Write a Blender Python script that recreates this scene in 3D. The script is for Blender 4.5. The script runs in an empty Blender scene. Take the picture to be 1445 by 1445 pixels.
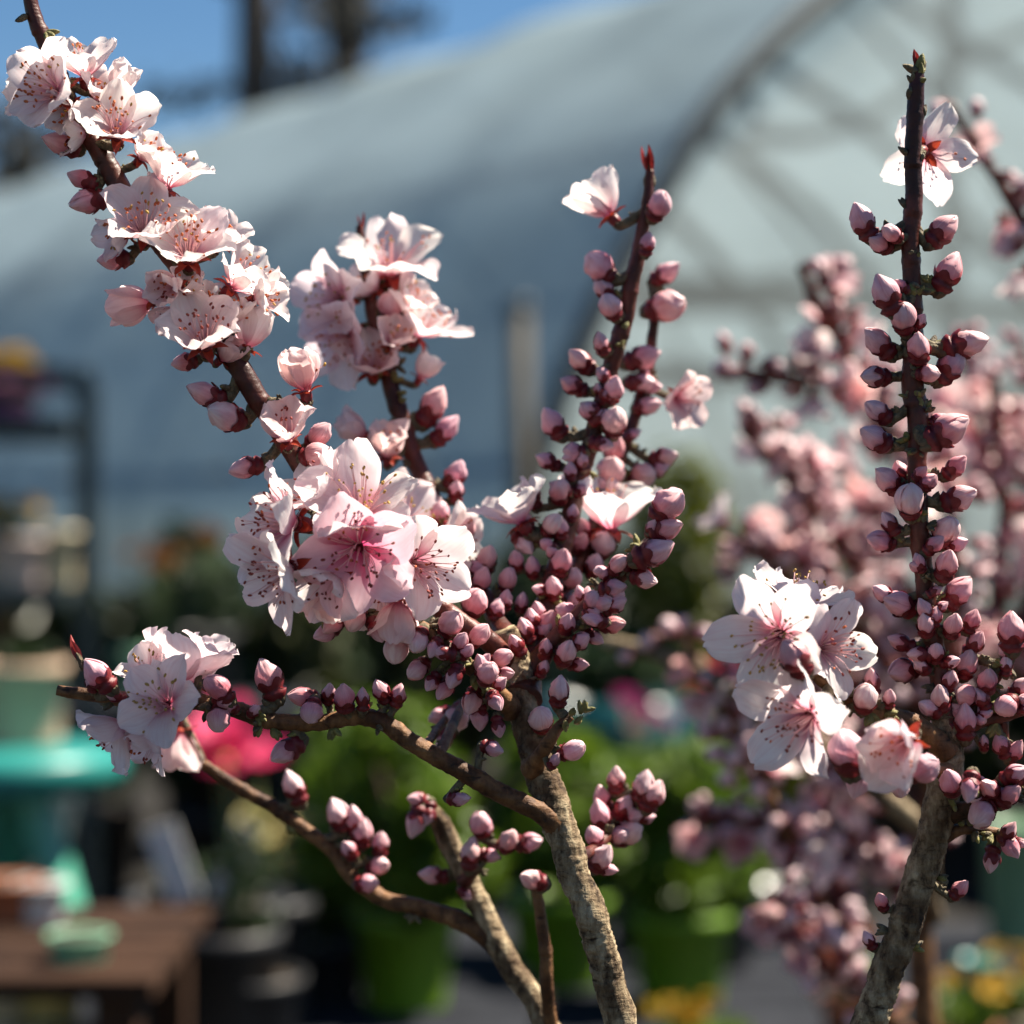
import bpy, math, random
from mathutils import Vector, Matrix, noise
rnd = random.Random(7)
S = bpy.context.scene
COL = S.collection
PI = math.pi
# ------------------------------------------------------------------ camera mapping
CAMZ = 1.0
K = 24.0 / 50.0 / 1445.0          # radians (tan) per photo pixel
D0 = 0.60                         # focus distance

def at(px, py, d):
    """world point seen at photo pixel (px,py) at distance d along the view axis"""
    return Vector(((px - 722.5) * K * d, d, CAMZ - (py - 722.5) * K * d))

def face(a, p):
    a, p = math.radians(a), math.radians(p)
    return Vector((math.cos(a) * math.sin(p), -math.cos(p), math.sin(a) * math.sin(p)))

def frame(z, roll=0.0):
    z = z.normalized()
    ref = Vector((0, 0, 1)) if abs(z.z) < 0.9 else Vector((0, 1, 0))
    x = ref.cross(z).normalized()
    y = z.cross(x)
    m = Matrix((x, y, z)).transposed()
    return m @ Matrix.Rotation(roll, 3, 'Z')

# ------------------------------------------------------------------ mesh builder
class MB:
    def __init__(self):
        self.v, self.f, self.m, self.uv = [], [], [], []
    def add(self, vs, fs, mi=0, uvs=None):
        o = len(self.v)
        self.v.extend([tuple(x) for x in vs])
        for f in fs:
            self.f.append(tuple(i + o for i in f)); self.m.append(mi)
        self.uv.extend(uvs if uvs else [(0.5, 0.5)] * len(vs))
    def grid(self, rows, mi=0, closed=False, uvs=None, cap=False):
        n, k = len(rows), len(rows[0])
        vs = [p for r in rows for p in r]
        fs = []
        for i in range(n - 1):
            for j in range(k if closed else k - 1):
                j2 = (j + 1) % k
                fs.append((i * k + j, i * k + j2, (i + 1) * k + j2, (i + 1) * k + j))
        if cap:
            fs.append(tuple(range(k - 1, -1, -1))); fs.append(tuple((n - 1) * k + j for j in range(k)))
        self.add(vs, fs, mi, uvs)
    def ell(self, c, r, rot=None, mi=0, nu=8, nv=6, pt=0.0):
        """ellipsoid, optional pointed tip on +z"""
        rows = []
        for i in range(nv + 1):
            t = i / nv
            th = PI * t
            z = -math.cos(th); rr = max(1e-4, math.sin(th))
            if pt and t > 0.5: rr *= 1 - pt * (t - 0.5) * 2 * 0.7
            row = []
            for j in range(nu):
                a = 2 * PI * j / nu
                p = Vector((r[0] * rr * math.cos(a), r[1] * rr * math.sin(a), r[2] * z))
                row.append((rot @ p if rot else p) + c)
            rows.append(row)
        self.grid(rows, mi, True)
    def box(self, c, size, rot=None, mi=0):
        vs = []
        for sx in (-.5, .5):
            for sy in (-.5, .5):
                for sz in (-.5, .5):
                    p = Vector((sx * size[0], sy * size[1], sz * size[2]))
                    vs.append((rot @ p if rot else p) + Vector(c))
        self.add(vs, [(0, 1, 3, 2), (4, 6, 7, 5), (0, 4, 5, 1), (2, 3, 7, 6), (0, 2, 6, 4), (1, 5, 7, 3)], mi)
    def tube(self, pts, rad, n=8, mi=0, nz=0.0, nf=300.0, cap=True):
        rows = []
        k = len(pts)
        tprev = (pts[1] - pts[0]).normalized()
        x = (Vector((0.3, 1, 0.2)).cross(tprev)).normalized()
        for i, p in enumerate(pts):
            t = (pts[min(i + 1, k - 1)] - pts[max(i - 1, 0)]).normalized()
            x = (x - t * x.dot(t)).normalized()
            y = t.cross(x)
            r = rad[i] if isinstance(rad, (list, tuple)) else rad
            row = []
            for j in range(n):
                a = 2 * PI * j / n
                dv = x * math.cos(a) + y * math.sin(a)
                q = p + dv * r
                if nz:
                    q += dv * (noise.noise(q * nf) * nz * .6 + noise.noise(Vector((q.x, q.y, q.z * 2.2)) * nf * 2.6) * nz * 0.75)
                row.append(q)
            rows.append(row)
        self.grid(rows, mi, True, cap=cap)
    def lathe(self, prof, n=24, c=Vector((0, 0, 0)), rot=None, mi=0):
        rows = []
        for r, z in prof:
            row = []
            for j in range(n):
                a = 2 * PI * j / n
                p = Vector((r * math.cos(a), r * math.sin(a), z))
                row.append((rot @ p if rot else p) + c)
            rows.append(row)
        self.grid(rows, mi, True)
    def build(self, name, mats, parent=None, smooth=True, loc=None, uv=False):
        me = bpy.data.meshes.new(name)
        me.from_pydata(self.v, [], self.f)
        mats = mats if isinstance(mats, (list, tuple)) else [mats]
        for m in mats: me.materials.append(m)
        me.polygons.foreach_set('material_index', self.m)
        me.polygons.foreach_set('use_smooth', [smooth] * len(self.f))
        if uv:
            l = me.uv_layers.new(name='UVMap')
            for lp in me.loops: l.data[lp.index].uv = self.uv[lp.vertex_index]
        me.validate(); me.update()
        o = bpy.data.objects.new(name, me)
        COL.objects.link(o)
        if parent: o.parent = parent
        if loc is not None: o.location = loc
        return o

def tag(o, label=None, cat=None, group=None, kind=None):
    if label: o['label'] = label
    if cat: o['category'] = cat
    if group: o['group'] = group
    if kind: o['kind'] = kind
    return o

def thing(name, loc, label, cat, group=None, rz=0.0):
    o = bpy.data.objects.new(name, None); COL.objects.link(o)
    o.empty_display_size = 0.05
    o.location = loc; o.rotation_euler = (0, 0, rz)
    return tag(o, label, cat, group)

# ------------------------------------------------------------------ materials
def mat(name):
    m = bpy.data.materials.new(name); m.use_nodes = True
    nt = m.node_tree; nt.nodes.clear()
    out = nt.nodes.new('ShaderNodeOutputMaterial')
    return m, nt, out
def N(nt, t, **kw):
    n = nt.nodes.new(t)
    for k, v in kw.items():
        if k in n.inputs: n.inputs[k].default_value = v
        else: setattr(n, k, v)
    return n
def ramp(nt, fac, stops):
    r = nt.nodes.new('ShaderNodeValToRGB')
    e = r.color_ramp.elements
    while len(e) < len(stops): e.new(0.5)
    for i, (p, c) in enumerate(stops):
        e[i].position = p; e[i].color = (*c, 1)
    nt.links.new(fac, r.inputs[0])
    return r.outputs[0]
def mixc(nt, fac, a, b, bt='MIX'):
    n = nt.nodes.new('ShaderNodeMix'); n.data_type = 'RGBA'; n.blend_type = bt
    for sock, v in ((n.inputs[0], fac), (n.inputs[6], a), (n.inputs[7], b)):
        if hasattr(v, 'links'): nt.links.new(v, sock)
        elif isinstance(v, (int, float)): sock.default_value = v
        else: sock.default_value = (*v, 1)
    return n.outputs[2]

def simple(name, c, c2=None, rough=0.6, scale=20.0, bump=0.0, spec=0.4, trans=0.0, detail=5.0, coat=0.0):
    m, nt, out = mat(name)
    b = N(nt, 'ShaderNodeBsdfPrincipled', Roughness=rough)
    b.inputs['Specular IOR Level'].default_value = spec
    b.inputs['Coat Weight'].default_value = coat
    tc = N(nt, 'ShaderNodeTexCoord')
    nz = N(nt, 'ShaderNodeTexNoise', Scale=scale, Detail=detail)
    nt.links.new(tc.outputs['Object'], nz.inputs['Vector'])
    c2 = c2 or tuple(x * 0.7 for x in c)
    col = ramp(nt, nz.outputs[0], [(0.3, c2), (0.7, c)])
    nt.links.new(col, b.inputs['Base Color'])
    if bump:
        bp = N(nt, 'ShaderNodeBump', Strength=bump, Distance=0.01)
        nt.links.new(nz.outputs[0], bp.inputs['Height']); nt.links.new(bp.outputs[0], b.inputs['Normal'])
    sh = b.outputs[0]
    if trans:
        t = N(nt, 'ShaderNodeBsdfTranslucent'); nt.links.new(col, t.inputs[0])
        mx = N(nt, 'ShaderNodeMixShader', Fac=trans)
        nt.links.new(sh, mx.inputs[1]); nt.links.new(t.outputs[0], mx.inputs[2]); sh = mx.outputs[0]
    nt.links.new(sh, out.inputs[0])
    return m

def petal_mat(name, claw, tipmul, trans, wide=0.0, vlow=(0.94, 0.88, 0.88), blow=(0.97, 0.93, 0.93)):
    m, nt, out = mat(name)
    uv = N(nt, 'ShaderNodeUVMap'); uv.uv_map = 'UVMap'
    sep = N(nt, 'ShaderNodeSeparateXYZ'); nt.links.new(uv.outputs[0], sep.inputs[0])
    oi = N(nt, 'ShaderNodeObjectInfo')
    # veins fan along the petal
    mp = N(nt, 'ShaderNodeMapping'); mp.inputs['Scale'].default_value = (16, 1.6, 1)
    nt.links.new(uv.outputs[0], mp.inputs[0])
    vn = N(nt, 'ShaderNodeTexNoise', Scale=1.0, Detail=4.0); nt.links.new(mp.outputs[0], vn.inputs['Vector'])
    tc = N(nt, 'ShaderNodeTexCoord')
    bl = N(nt, 'ShaderNodeTexNoise', Scale=2.2 if vlow[1] < .7 else 170.0, Detail=3.0)
    ov = N(nt, 'ShaderNodeVectorMath', operation='ADD'); nt.links.new(tc.outputs['Object'], ov.inputs[0]); nt.links.new(oi.outputs['Location'], ov.inputs[1])
    nt.links.new(ov.outputs[0], bl.inputs['Vector'])
    f = ramp(nt, sep.outputs[1], [(0.0, (1, 1, 1)), (0.12 + wide, (0.7, 0.7, 0.7)), (0.30 + wide * 2, (0.16, 0.16, 0.16)), (0.6 + wide * 2, (0, 0, 0))])
    vein = ramp(nt, vn.outputs[0], [(0.35, vlow), (0.62, (1, 1, 1))])
    base = mixc(nt, 1.0, oi.outputs['Color'], vein, 'MULTIPLY')
    blot = ramp(nt, bl.outputs[0], [(0.35, blow), (0.6, (1, 1, 1))])
    base = mixc(nt, 1.0, base, blot, 'MULTIPLY')
    col = mixc(nt, f, base, claw)
    if vlow[1] < .7:
        tf = ramp(nt, sep.outputs[1], [(0.55, (0, 0, 0)), (0.98, (.42, .42, .42))])
        col = mixc(nt, tf, col, (.92, .80, .80))
    b = N(nt, 'ShaderNodeBsdfPrincipled', Roughness=0.38 if vlow[1] < .7 else .48)
    b.inputs['Specular IOR Level'].default_value = 0.4
    b.inputs['Sheen Weight'].default_value = 0.15
    bp = N(nt, 'ShaderNodeBump', Strength=0.35, Distance=0.0006)
    nt.links.new(vn.outputs[0], bp.inputs['Height']); nt.links.new(bp.outputs[0], b.inputs['Normal'])
    t = N(nt, 'ShaderNodeBsdfTranslucent')
    tcol = mixc(nt, 1.0, col, tipmul, 'MULTIPLY')
    nt.links.new(col, b.inputs['Base Color']); nt.links.new(tcol, t.inputs[0])
    mx = N(nt, 'ShaderNodeMixShader', Fac=trans)
    nt.links.new(b.outputs[0], mx.inputs[1]); nt.links.new(t.outputs[0], mx.inputs[2])
    nt.links.new(mx.outputs[0], out.inputs[0])
    return m

M_PETAL = petal_mat('petal', (0.64, 0.14, 0.26), (1.0, 0.96, 0.95), 0.55)
M_PETALP = petal_mat('petal_deep', (0.66, 0.05, 0.22), (1.0, 0.92, 0.94), 0.45, 0.09)
M_BUD = petal_mat('bud_petal', (0.50, 0.13, 0.20), (1.0, 0.86, 0.88), 0.22, 0.03, (0.86, 0.66, 0.70), (0.86, 0.66, 0.70))
M_BUDX = simple('bud_pink', (0.72, 0.40, 0.46), (0.55, 0.22, 0.28), rough=0.5, scale=120, trans=0.15)
M_CALYX = simple('calyx_red', (0.23, 0.018, 0.022), (0.085, 0.010, 0.016), rough=0.42, scale=260, bump=0.15, trans=0.16)
M_CALYXB = simple('calyx_dusty', (0.30, 0.075, 0.075), (0.16, 0.04, 0.04), rough=.5, scale=200, trans=.2)
M_SEPAL = simple('sepal_orange', (0.42, 0.060, 0.025), (0.22, 0.020, 0.016), rough=0.45, scale=260, trans=0.35)
M_SCALE = simple('bud_scale', (0.19, 0.15, 0.085), (0.055, 0.040, 0.025), rough=0.8, scale=420, bump=0.5)
M_GREEN = simple('bud_scale_green', (0.25, 0.22, 0.07), (0.10, 0.09, 0.03), rough=0.7, scale=420, bump=0.3)
M_FIL = simple('filament', (0.86, 0.62, 0.60), (0.74, 0.42, 0.44), rough=0.5, scale=200, trans=0.3)
M_ANTH = simple('anther_red', (0.30, 0.035, 0.018), (0.14, 0.016, 0.012), rough=0.6, scale=900, bump=0.3)
M_ANTHO = simple('anther_orange', (0.60, 0.16, 0.035), (0.38, 0.06, 0.02), rough=0.6, scale=900, bump=0.3)
M_ANTHY = simple('anther_gold', (0.52, 0.33, 0.06), (0.30, 0.14, 0.03), rough=0.6, scale=900, bump=0.3)
M_SHOOT = simple('leaf_shoot', (0.36, 0.035, 0.03), (0.16, 0.02, 0.02), rough=0.5, scale=300, trans=0.25)

def bark(name, stops, sc, bump, rough=0.8, stretch=(1, 1, 0.45), crack=True):
    m, nt, out = mat(name)
    tc = N(nt, 'ShaderNodeTexCoord')
    mp = N(nt, 'ShaderNodeMapping'); mp.inputs['Scale'].default_value = stretch
    nt.links.new(tc.outputs['Object'], mp.inputs[0])
    n1 = N(nt, 'ShaderNodeTexNoise', Scale=sc, Detail=8.0, Roughness=0.65); nt.links.new(mp.outputs[0], n1.inputs['Vector'])
    n2 = N(nt, 'ShaderNodeTexNoise', Scale=sc * 0.22, Detail=4.0); nt.links.new(tc.outputs['Object'], n2.inputs['Vector'])
    mp2 = N(nt, 'ShaderNodeMapping'); mp2.inputs['Scale'].default_value = (0.8, 0.8, 2.4)
    nt.links.new(tc.outputs['Object'], mp2.inputs[0])
    n3 = N(nt, 'ShaderNodeTexNoise', Scale=sc * 0.55, Detail=3.0); nt.links.new(mp2.outputs[0], n3.inputs['Vector'])
    col = ramp(nt, n1.outputs[0], stops)
    patch = ramp(nt, n2.outputs[0], [(0.38, (0.34, 0.27, 0.22)), (0.56, (1, 1, 1))])
    col = mixc(nt, 1.0, col, patch, 'MULTIPLY')
    if crack:
        cr = ramp(nt, n3.outputs[0], [(0.28, (0.14, 0.10, 0.07)), (0.40, (1, 1, 1))])
        col = mixc(nt, 1.0, col, cr, 'MULTIPLY')
    hsrc = n3.outputs[0]
    if crack:
        wv = N(nt, 'ShaderNodeVectorMath', operation='MULTIPLY_ADD'); nt.links.new(n2.outputs['Color'], wv.inputs[0]); wv.inputs[1].default_value = (.03,) * 3; nt.links.new(mp2.outputs[0], wv.inputs[2])
        vo = N(nt, 'ShaderNodeTexVoronoi', Scale=sc * .34); vo.feature = 'DISTANCE_TO_EDGE'; nt.links.new(wv.outputs[0], vo.inputs['Vector'])
        vm = ramp(nt, vo.outputs[0], [(0.0, (.42, .34, .27)), (.05, (1, 1, 1))])
        msk = ramp(nt, n1.outputs[0], [(.40, (1, 1, 1)), (.50, (0, 0, 0))])
        col = mixc(nt, msk, col, mixc(nt, 1.0, col, vm, 'MULTIPLY'))
    b = N(nt, 'ShaderNodeBsdfPrincipled', Roughness=rough)
    b.inputs['Specular IOR Level'].default_value = 0.3
    nt.links.new(col, b.inputs['Base Color'])
    ad = N(nt, 'ShaderNodeMath', operation='ADD'); nt.links.new(n1.outputs[0], ad.inputs[0]); nt.links.new(hsrc, ad.inputs[1])
    bp = N(nt, 'ShaderNodeBump', Strength=bump, Distance=0.0015)
    nt.links.new(ad.outputs[0], bp.inputs['Height']); nt.links.new(bp.outputs[0], b.inputs['Normal'])
    nt.links.new(b.outputs[0], out.inputs[0])
    return m
M_BARK = bark('bark_grey_tan', [(0.32, (0.055, 0.032, 0.016)), (0.47, (0.215, 0.150, 0.085)), (0.68, (0.46, 0.37, 0.235))], 330, 1.0)
M_BROWN = bark('bark_brown', [(0.28, (0.050, 0.022, 0.010)), (0.5, (0.165, 0.076, 0.030)), (0.75, (0.32, 0.17, 0.07))], 300, 0.6, 0.6)
M_MAROON = bark('twig_maroon', [(0.3, (0.048, 0.013, 0.010)), (0.55, (0.125, 0.030, 0.020)), (0.8, (0.19, 0.065, 0.035))], 260, 0.35, 0.42, crack=False)

# ------------------------------------------------------------------ splines / stems
def catmull(pts, step):
    """pts: list of 5-vectors (x,y,z,r,flag) -> dense list"""
    out = []
    P = [pts[0]] + pts + [pts[-1]]
    for i in range(1, len(P) - 2):
        p0, p1, p2, p3 = P[i - 1], P[i], P[i + 1], P[i + 2]
        L = math.dist(p1[:3], p2[:3])
        st = step if p1[4] else step * 8
        n = max(2, int(L / st))
        for k in range(n):
            t = k / n
            q = [0.5 * ((2 * b) + (-a + c) * t + (2 * a - 5 * b + 4 * c - d) * t * t + (-a + 3 * b - 3 * c + d) * t ** 3)
                 for a, b, c, d in zip(p0[:4], p1[:4], p2[:4], p3[:4])]
            out.append(q)
    out.append(list(pts[-1][:4]))
    return out

class Stem:
    def __init__(self, name, m, px, step=0.0008, n=20, nz=0.00025, dd0=0.0, base=0.6):
        self.name, self.m = name, m
        pts = []
        for q in px:
            x, y, dd, r = q
            d = base + dd + dd0
            w = at(x, y, d)
            pts.append((w.x, w.y, w.z, r * K * d, 1 if y < 1480 else 0))
        self.s = catmull(pts, step)
        P = [Vector(q[:3]) for q in self.s]
        R = [max(q[3], 0.0003) for q in self.s]
        acc = 0.0
        Q = []
        for i, p in enumerate(P):
            if i: acc += (p - P[i - 1]).length
            zz = Vector((noise.noise(Vector((acc * 75, px[0][0], 0))), noise.noise(Vector((acc * 75, px[0][0], 7))), noise.noise(Vector((acc * 75, px[0][0], 13)))))
            Q.append(p + zz * min(R[i] * .32, .0011))
            R[i] *= 1 + (.28 if len(px) < 17 and name != 'trunk' else 0) * math.exp(-(acc / (R[0] * 1.7)) ** 2)
        P = Q
        self.P, self.R = P, R
        self.px = [(722.5 + p.x / (K * p.y), 722.5 + (CAMZ - p.z) / (K * p.y)) for p in P]
        self.mb = MB()
        # swollen nodes every few millimetres give the stem its knobbly outline
        RR = []
        acc = 0.0
        nxt = 0.008
        for i, r in enumerate(R):
            if i: acc += (P[i] - P[i - 1]).length
            k = 1 + (0.04 if name == 'trunk' else .10) * math.exp(-((acc % 0.0135) / 0.0016) ** 2)
            RR.append(r * k)
        self.mb.tube(P, RR, n=n, nz=nz, nf=260)
    def node(self, p, d, size, green=False, cnt=4):
        """cluster of bud scales"""
        for k in range(cnt):
            v = (d + Vector((rnd.uniform(-.8, .8), rnd.uniform(-.8, .8), rnd.uniform(-.8, .8)))).normalized()
            self.mb.ell(p + v * size * 0.55, (size * 0.45, size * 0.38, size * rnd.uniform(.7, 1.1)), frame(v), 2 if green or rnd.random() < 0.2 else 1, 7, 5, 0.6)

def nearest(stems, x, y):
    best = None
    for s in stems:
        for i in range(0, len(s.px), 3):
            q = s.px[i]
            dd = (q[0] - x) ** 2 + (q[1] - y) ** 2
            if best is None or dd < best[0]: best = (dd, s, i)
    return best[1], best[2], math.sqrt(best[0])

# ------------------------------------------------------------------ buds
def bud_shape(kind, seed):
    """unit-length bud along +z, base at z=0; returns (petal MB, calyx MB)"""
    r = random.Random(seed)
    wd = {0: 0.285, 1: 0.30, 2: 0.345}[kind] * r.uniform(.93, 1.08)
    ex = {0: .74, 1: .70, 2: .56}[kind]; sh = {0: .92, 1: .88, 2: .98}[kind]
    def prof_(t):
        t = min(1, max(0, t))
        return wd * math.sin(PI * min(1, 0.05 + .95 * t ** sh)) ** ex * (1 - (.30 if kind < 2 else .10) * max(0, t - .55))
    P = MB()
    nu, nv = 22, 15
    rows, uvs = [], []
    ph = r.uniform(0, 6)
    tw = r.uniform(1.2, 2.4) * r.choice((-1, 1))
    nl = r.choice((3, 4, 5))
    bend = r.uniform(-0.10, 0.10)
    for i in range(nv + 1):
        t = i / nv
        z = 0.14 + 0.86 * t
        rad = prof_(t)
        rad = max(rad, 0.012)
        row = []
        for j in range(nu):
            a = 2 * PI * j / nu
            s = ((a * nl / (2 * PI)) + tw * t + ph) % 1.0
            amp = 0.17 * min(1, t * 1.6)
            rr = rad * (1 + amp * (s - 0.5) + 0.05 * math.sin(2 * a + ph) + 0.05 * math.sin(3 * a + 5 * t + ph) + 0.05 * noise.noise(Vector((math.cos(a) * 1.5, math.sin(a) * 1.5, t * 3 + ph))))
            row.append(Vector((rr * math.cos(a) + bend * t * t, rr * math.sin(a), z + 0.035 * (s - .5) * t)))
            uvs.append((j / nu, 0.12 + 0.88 * t))
        rows.append(row)
    P.grid(rows, 0, True, uvs)
    # a loose outer petal lapping over the ball
    rows, uvs = [], []
    a0 = r.uniform(0, 6.28); hw = r.uniform(0.7, 1.0)
    for i in range(10):
        t = i / 9
        zt = 0.2 + 0.80 * t
        tt = (zt - 0.14) / 0.86
        rad = prof_(tt)
        rad = max(rad, .02) * 1.06 + 0.012 + 0.02 * t
        w = hw * math.sin(PI * (0.12 + 0.86 * t) ** 0.9) ** 0.5
        row = []
        for j in range(9):
            v = -1 + 2 * j / 8
            a = a0 + v * w
            k = rad - 0.02 * abs(v) ** 3
            row.append(Vector((k * math.cos(a) + bend * tt * tt, k * math.sin(a), zt + 0.02)))
            uvs.append(((v + 1) / 2, 0.15 + 0.85 * t))
        rows.append(row)
    P.grid(rows, 0, False, uvs)
    # calyx: cup + five lobes hugging the bud
    C = MB()
    reach = {0: 0.66, 1: 0.50, 2: 0.38}[kind] * r.uniform(.9, 1.1)
    nu = 25
    rows = []
    for i in range(9):
        t = i / 8
        row = []
        for j in range(nu):
            a = 2 * PI * j / nu
            lob = abs(math.cos(2.5 * a + 0.6))
            top = 0.17 + (reach - 0.17) * (0.35 + 0.65 * lob ** 0.8)
            z = -0.02 + (top + 0.02) * t
            tt = max(0, (z - 0.14) / 0.86)
            rad = prof_(tt)
            lo = 0.15 + 0.16 * min(1, max(0, (z + 0.02) / 0.2)) ** 0.6
            rad = max(rad * 1.10 + 0.016, lo * (1 if z < .2 else 0))
            rad *= 1 + 0.03 * r.uniform(-1, 1)
            row.append(Vector((rad * math.cos(a) + bend * tt * tt, rad * math.sin(a), z)))
        rows.append(row)
    C.grid(rows, 0, True)
    C.lathe([(0.02, -0.08), (0.13, -0.06), (0.165, 0.0), (0.19, 0.06)], 12, mi=1)
    for k in range(6):
        a = 2 * PI * k / 6 + r.uniform(-.3, .3)
        v = Vector((math.cos(a) * .6, math.sin(a) * .6, 1)).normalized()
        C.ell(Vector((math.cos(a) * .13, math.sin(a) * .13, -0.03)), (.09, .07, r.uniform(.12, .2)), frame(v), 1, 7, 5, 0.5)
    return P, C

BUDS = {}
def bud_mesh(kind, var):
    key = (kind, var)
    if key not in BUDS:
        P, C = bud_shape(kind, kind * 10 + var)
        o = P.build('bud', M_BUD, uv=True); c = C.build('calyx', [M_CALYX, M_SCALE])
        BUDS[key] = (o.data, c.data, P, C)
        bpy.data.objects.remove(o); bpy.data.objects.remove(c)
    return BUDS[key]

BUDCOL = [(0.87, 0.47, 0.50), (0.90, 0.60, 0.61), (0.80, 0.32, 0.36), (0.84, 0.50, 0.57), (0.92, 0.74, 0.74)]

def grow_buds(root, stems, spec, maxn=100):
    """spec rows: px, py, length px, screen angle, kind[, tilt to camera, colour index, extra depth]"""
    rows = sorted(spec, key=lambda q: -q[2])
    rest = MB()
    nrest = 0
    for idx, q in enumerate(rows):
        x, y, L, a, kind = q[:5]
        tilt = q[5] if len(q) > 5 and q[5] is not None else rnd.uniform(60, 85)
        ci = q[6] if len(q) > 6 and q[6] is not None else rnd.choice((0, 0, 0, 1, 1, 2, 3))
        ed = q[7] if len(q) > 7 else 0.0
        if tilt < 56: tilt = 50 + tilt * .15
        st, i, dist = nearest(stems, x, y)
        sp, sr = st.P[i], st.R[i]
        f = face(a, tilt)
        d = sp.y + ed
        Lw = L * K * d * rnd.uniform(.88, 1.08)
        if dist * K * d < sr + Lw * 0.45 and ed == 0:
            d -= (sr + Lw * 0.35) * (1 if tilt < 90 else -1)
        c = at(x, y, d)
        b = c - f * Lw * 0.52
        M = Matrix.Translation(b) @ (frame(f, rnd.uniform(0, 6.28)) @ Matrix.Diagonal((Lw * rnd.uniform(.92, 1.08),) * 2 + (Lw,))).to_4x4()
        pd, cd, PM, CM = bud_mesh(kind, rnd.randrange(5))
        if idx < maxn:
            o = bpy.data.objects.new('bud', pd); COL.objects.link(o); o.parent = root
            o.matrix_local = root_inv(root) @ M
            base = BUDCOL[ci]
            j = rnd.uniform(.92, 1.06)
            o.color = (min(.92, base[0] * j), base[1] * j * rnd.uniform(.92, 1.08), base[2] * j, 1)
            cc = bpy.data.objects.new('calyx', cd); COL.objects.link(cc); cc.parent = o
        else:
            nrest += 1
            rest.add([M @ Vector(v) for v in PM.v], PM.f, 0, PM.uv)
            o0 = len(rest.v)
            rest.v.extend([tuple(M @ Vector(v)) for v in CM.v]); rest.uv.extend(CM.uv)
            for ff, mm in zip(CM.f, CM.m):
                rest.f.append(tuple(k + o0 for k in ff)); rest.m.append(1 + mm)
        # stalk to the stem, with its scales, belongs to the branch
        tgt = sp + (b - sp).normalized() * sr * 0.4
        if (b - tgt).length > 0.0005:
            mid = (b + tgt) * 0.5 - f * Lw * 0.08
            n = max(4, int((b - tgt).length / 0.0015))
            pts = []
            for k in range(n + 1):
                t = k / n
                pts.append(tgt * (1 - t) ** 2 + mid * 2 * t * (1 - t) + b * t * t)
            r0 = Lw * 0.15
            st.mb.tube(pts, [r0 * (1.15 - 0.2 * t / n) for t in range(n + 1)], n=8, mi=1 if (b - tgt).length < 0.012 else 0, nz=0.0002, nf=700)
            st.node(tgt + (b - tgt) * 0.55, f, Lw * 0.22, cnt=3)
    if nrest:
        o = rest.build('small_buds', [M_BUD, M_CALYX, M_SCALE], root, uv=True)
        o.color = (0.78, 0.44, 0.51, 1)
        o.matrix_local = root_inv(root)
        o['kind'] = 'stuff'

def root_inv(root):
    return (Matrix.Translation(root.location)).inverted()

# ------------------------------------------------------------------ blossoms
def petal(mb, R, az, opn, r, wide=0.46, mi=0, thin=False, phi_add=0.0):
    nu, nv = (12, 11) if not thin else (6, 5)
    L = R * r.uniform(.93, 1.08)
    W = R * wide * r.uniform(.90, 1.12)
    ph0 = math.radians(38 + 22 * opn)
    ph1 = math.radians(-25 + 118 * opn + r.uniform(-10, 10) + phi_add)
    rows, uvs = [], []
    ca, sa = math.cos(az), math.sin(az)
    rad, z = 0.06 * R, r.uniform(-.012, .03) * R
    sd = Vector((r.uniform(-50, 50), r.uniform(-50, 50), r.uniform(-50, 50)))
    cup = r.uniform(.22, .46) * (1.25 - 0.5 * opn)
    tw = r.uniform(-.32, .32)
    notch = r.uniform(0.0, 0.09)
    curl = r.uniform(-.10, .16)
    for i in range(nu + 1):
        u = i / nu
        ph = ph0 + (ph1 - ph0) * u
        if i:
            rad += math.sin(ph) * L / nu; z += math.cos(ph) * L / nu
        w = W * max(0.055, math.sin(PI * min(1, 0.035 + 0.93 * u ** 0.86)) ** 0.62 * (0.55 + 0.55 * u ** .7)) if u < 1 else W * 0.32
        if u < 0.12: w = min(w, W * (0.10 + 2.4 * u))
        row = []
        for j in range(nv):
            v = -1 + 2 * j / (nv - 1)
            # round the tip: the rim is nearer the base towards the sides
            du = 0.0
            if u > 0.8:
                du = -(u - 0.8) * 0.34 * L * v * v - notch * L * max(0, 1 - abs(v) * 3) * (u - .8) * 4
            rr = rad + du * math.sin(ph); zz = z + du * math.cos(ph)
            lift = cup * W * (abs(v) ** 1.8) * min(1, u * 1.8) + tw * W * v * u - curl * R * max(0, u - .6) ** 2 * 4
            nx, nzv = -math.cos(ph), math.sin(ph)
            p = Vector((rr + nx * lift, v * w, zz + nzv * lift))
            q = Vector((u * 2.6, v * 1.6, 0)) + sd
            amp = 0.048 * R * (0.25 + u * u * 1.3) * (0.45 + abs(v))
            n1 = noise.noise(q) * amp * 1.3 + noise.noise(q * 2.9) * amp * 0.75
            p += Vector((nx * n1, noise.noise(q * 1.7 + Vector((9, 0, 0))) * amp * 0.6, nzv * n1))
            row.append(Vector((p.x * ca - p.y * sa, p.x * sa + p.y * ca, p.z)))
            uvs.append(((v + 1) / 2, u))
        rows.append(row)
    mb.grid(rows, mi, False, uvs)

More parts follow.
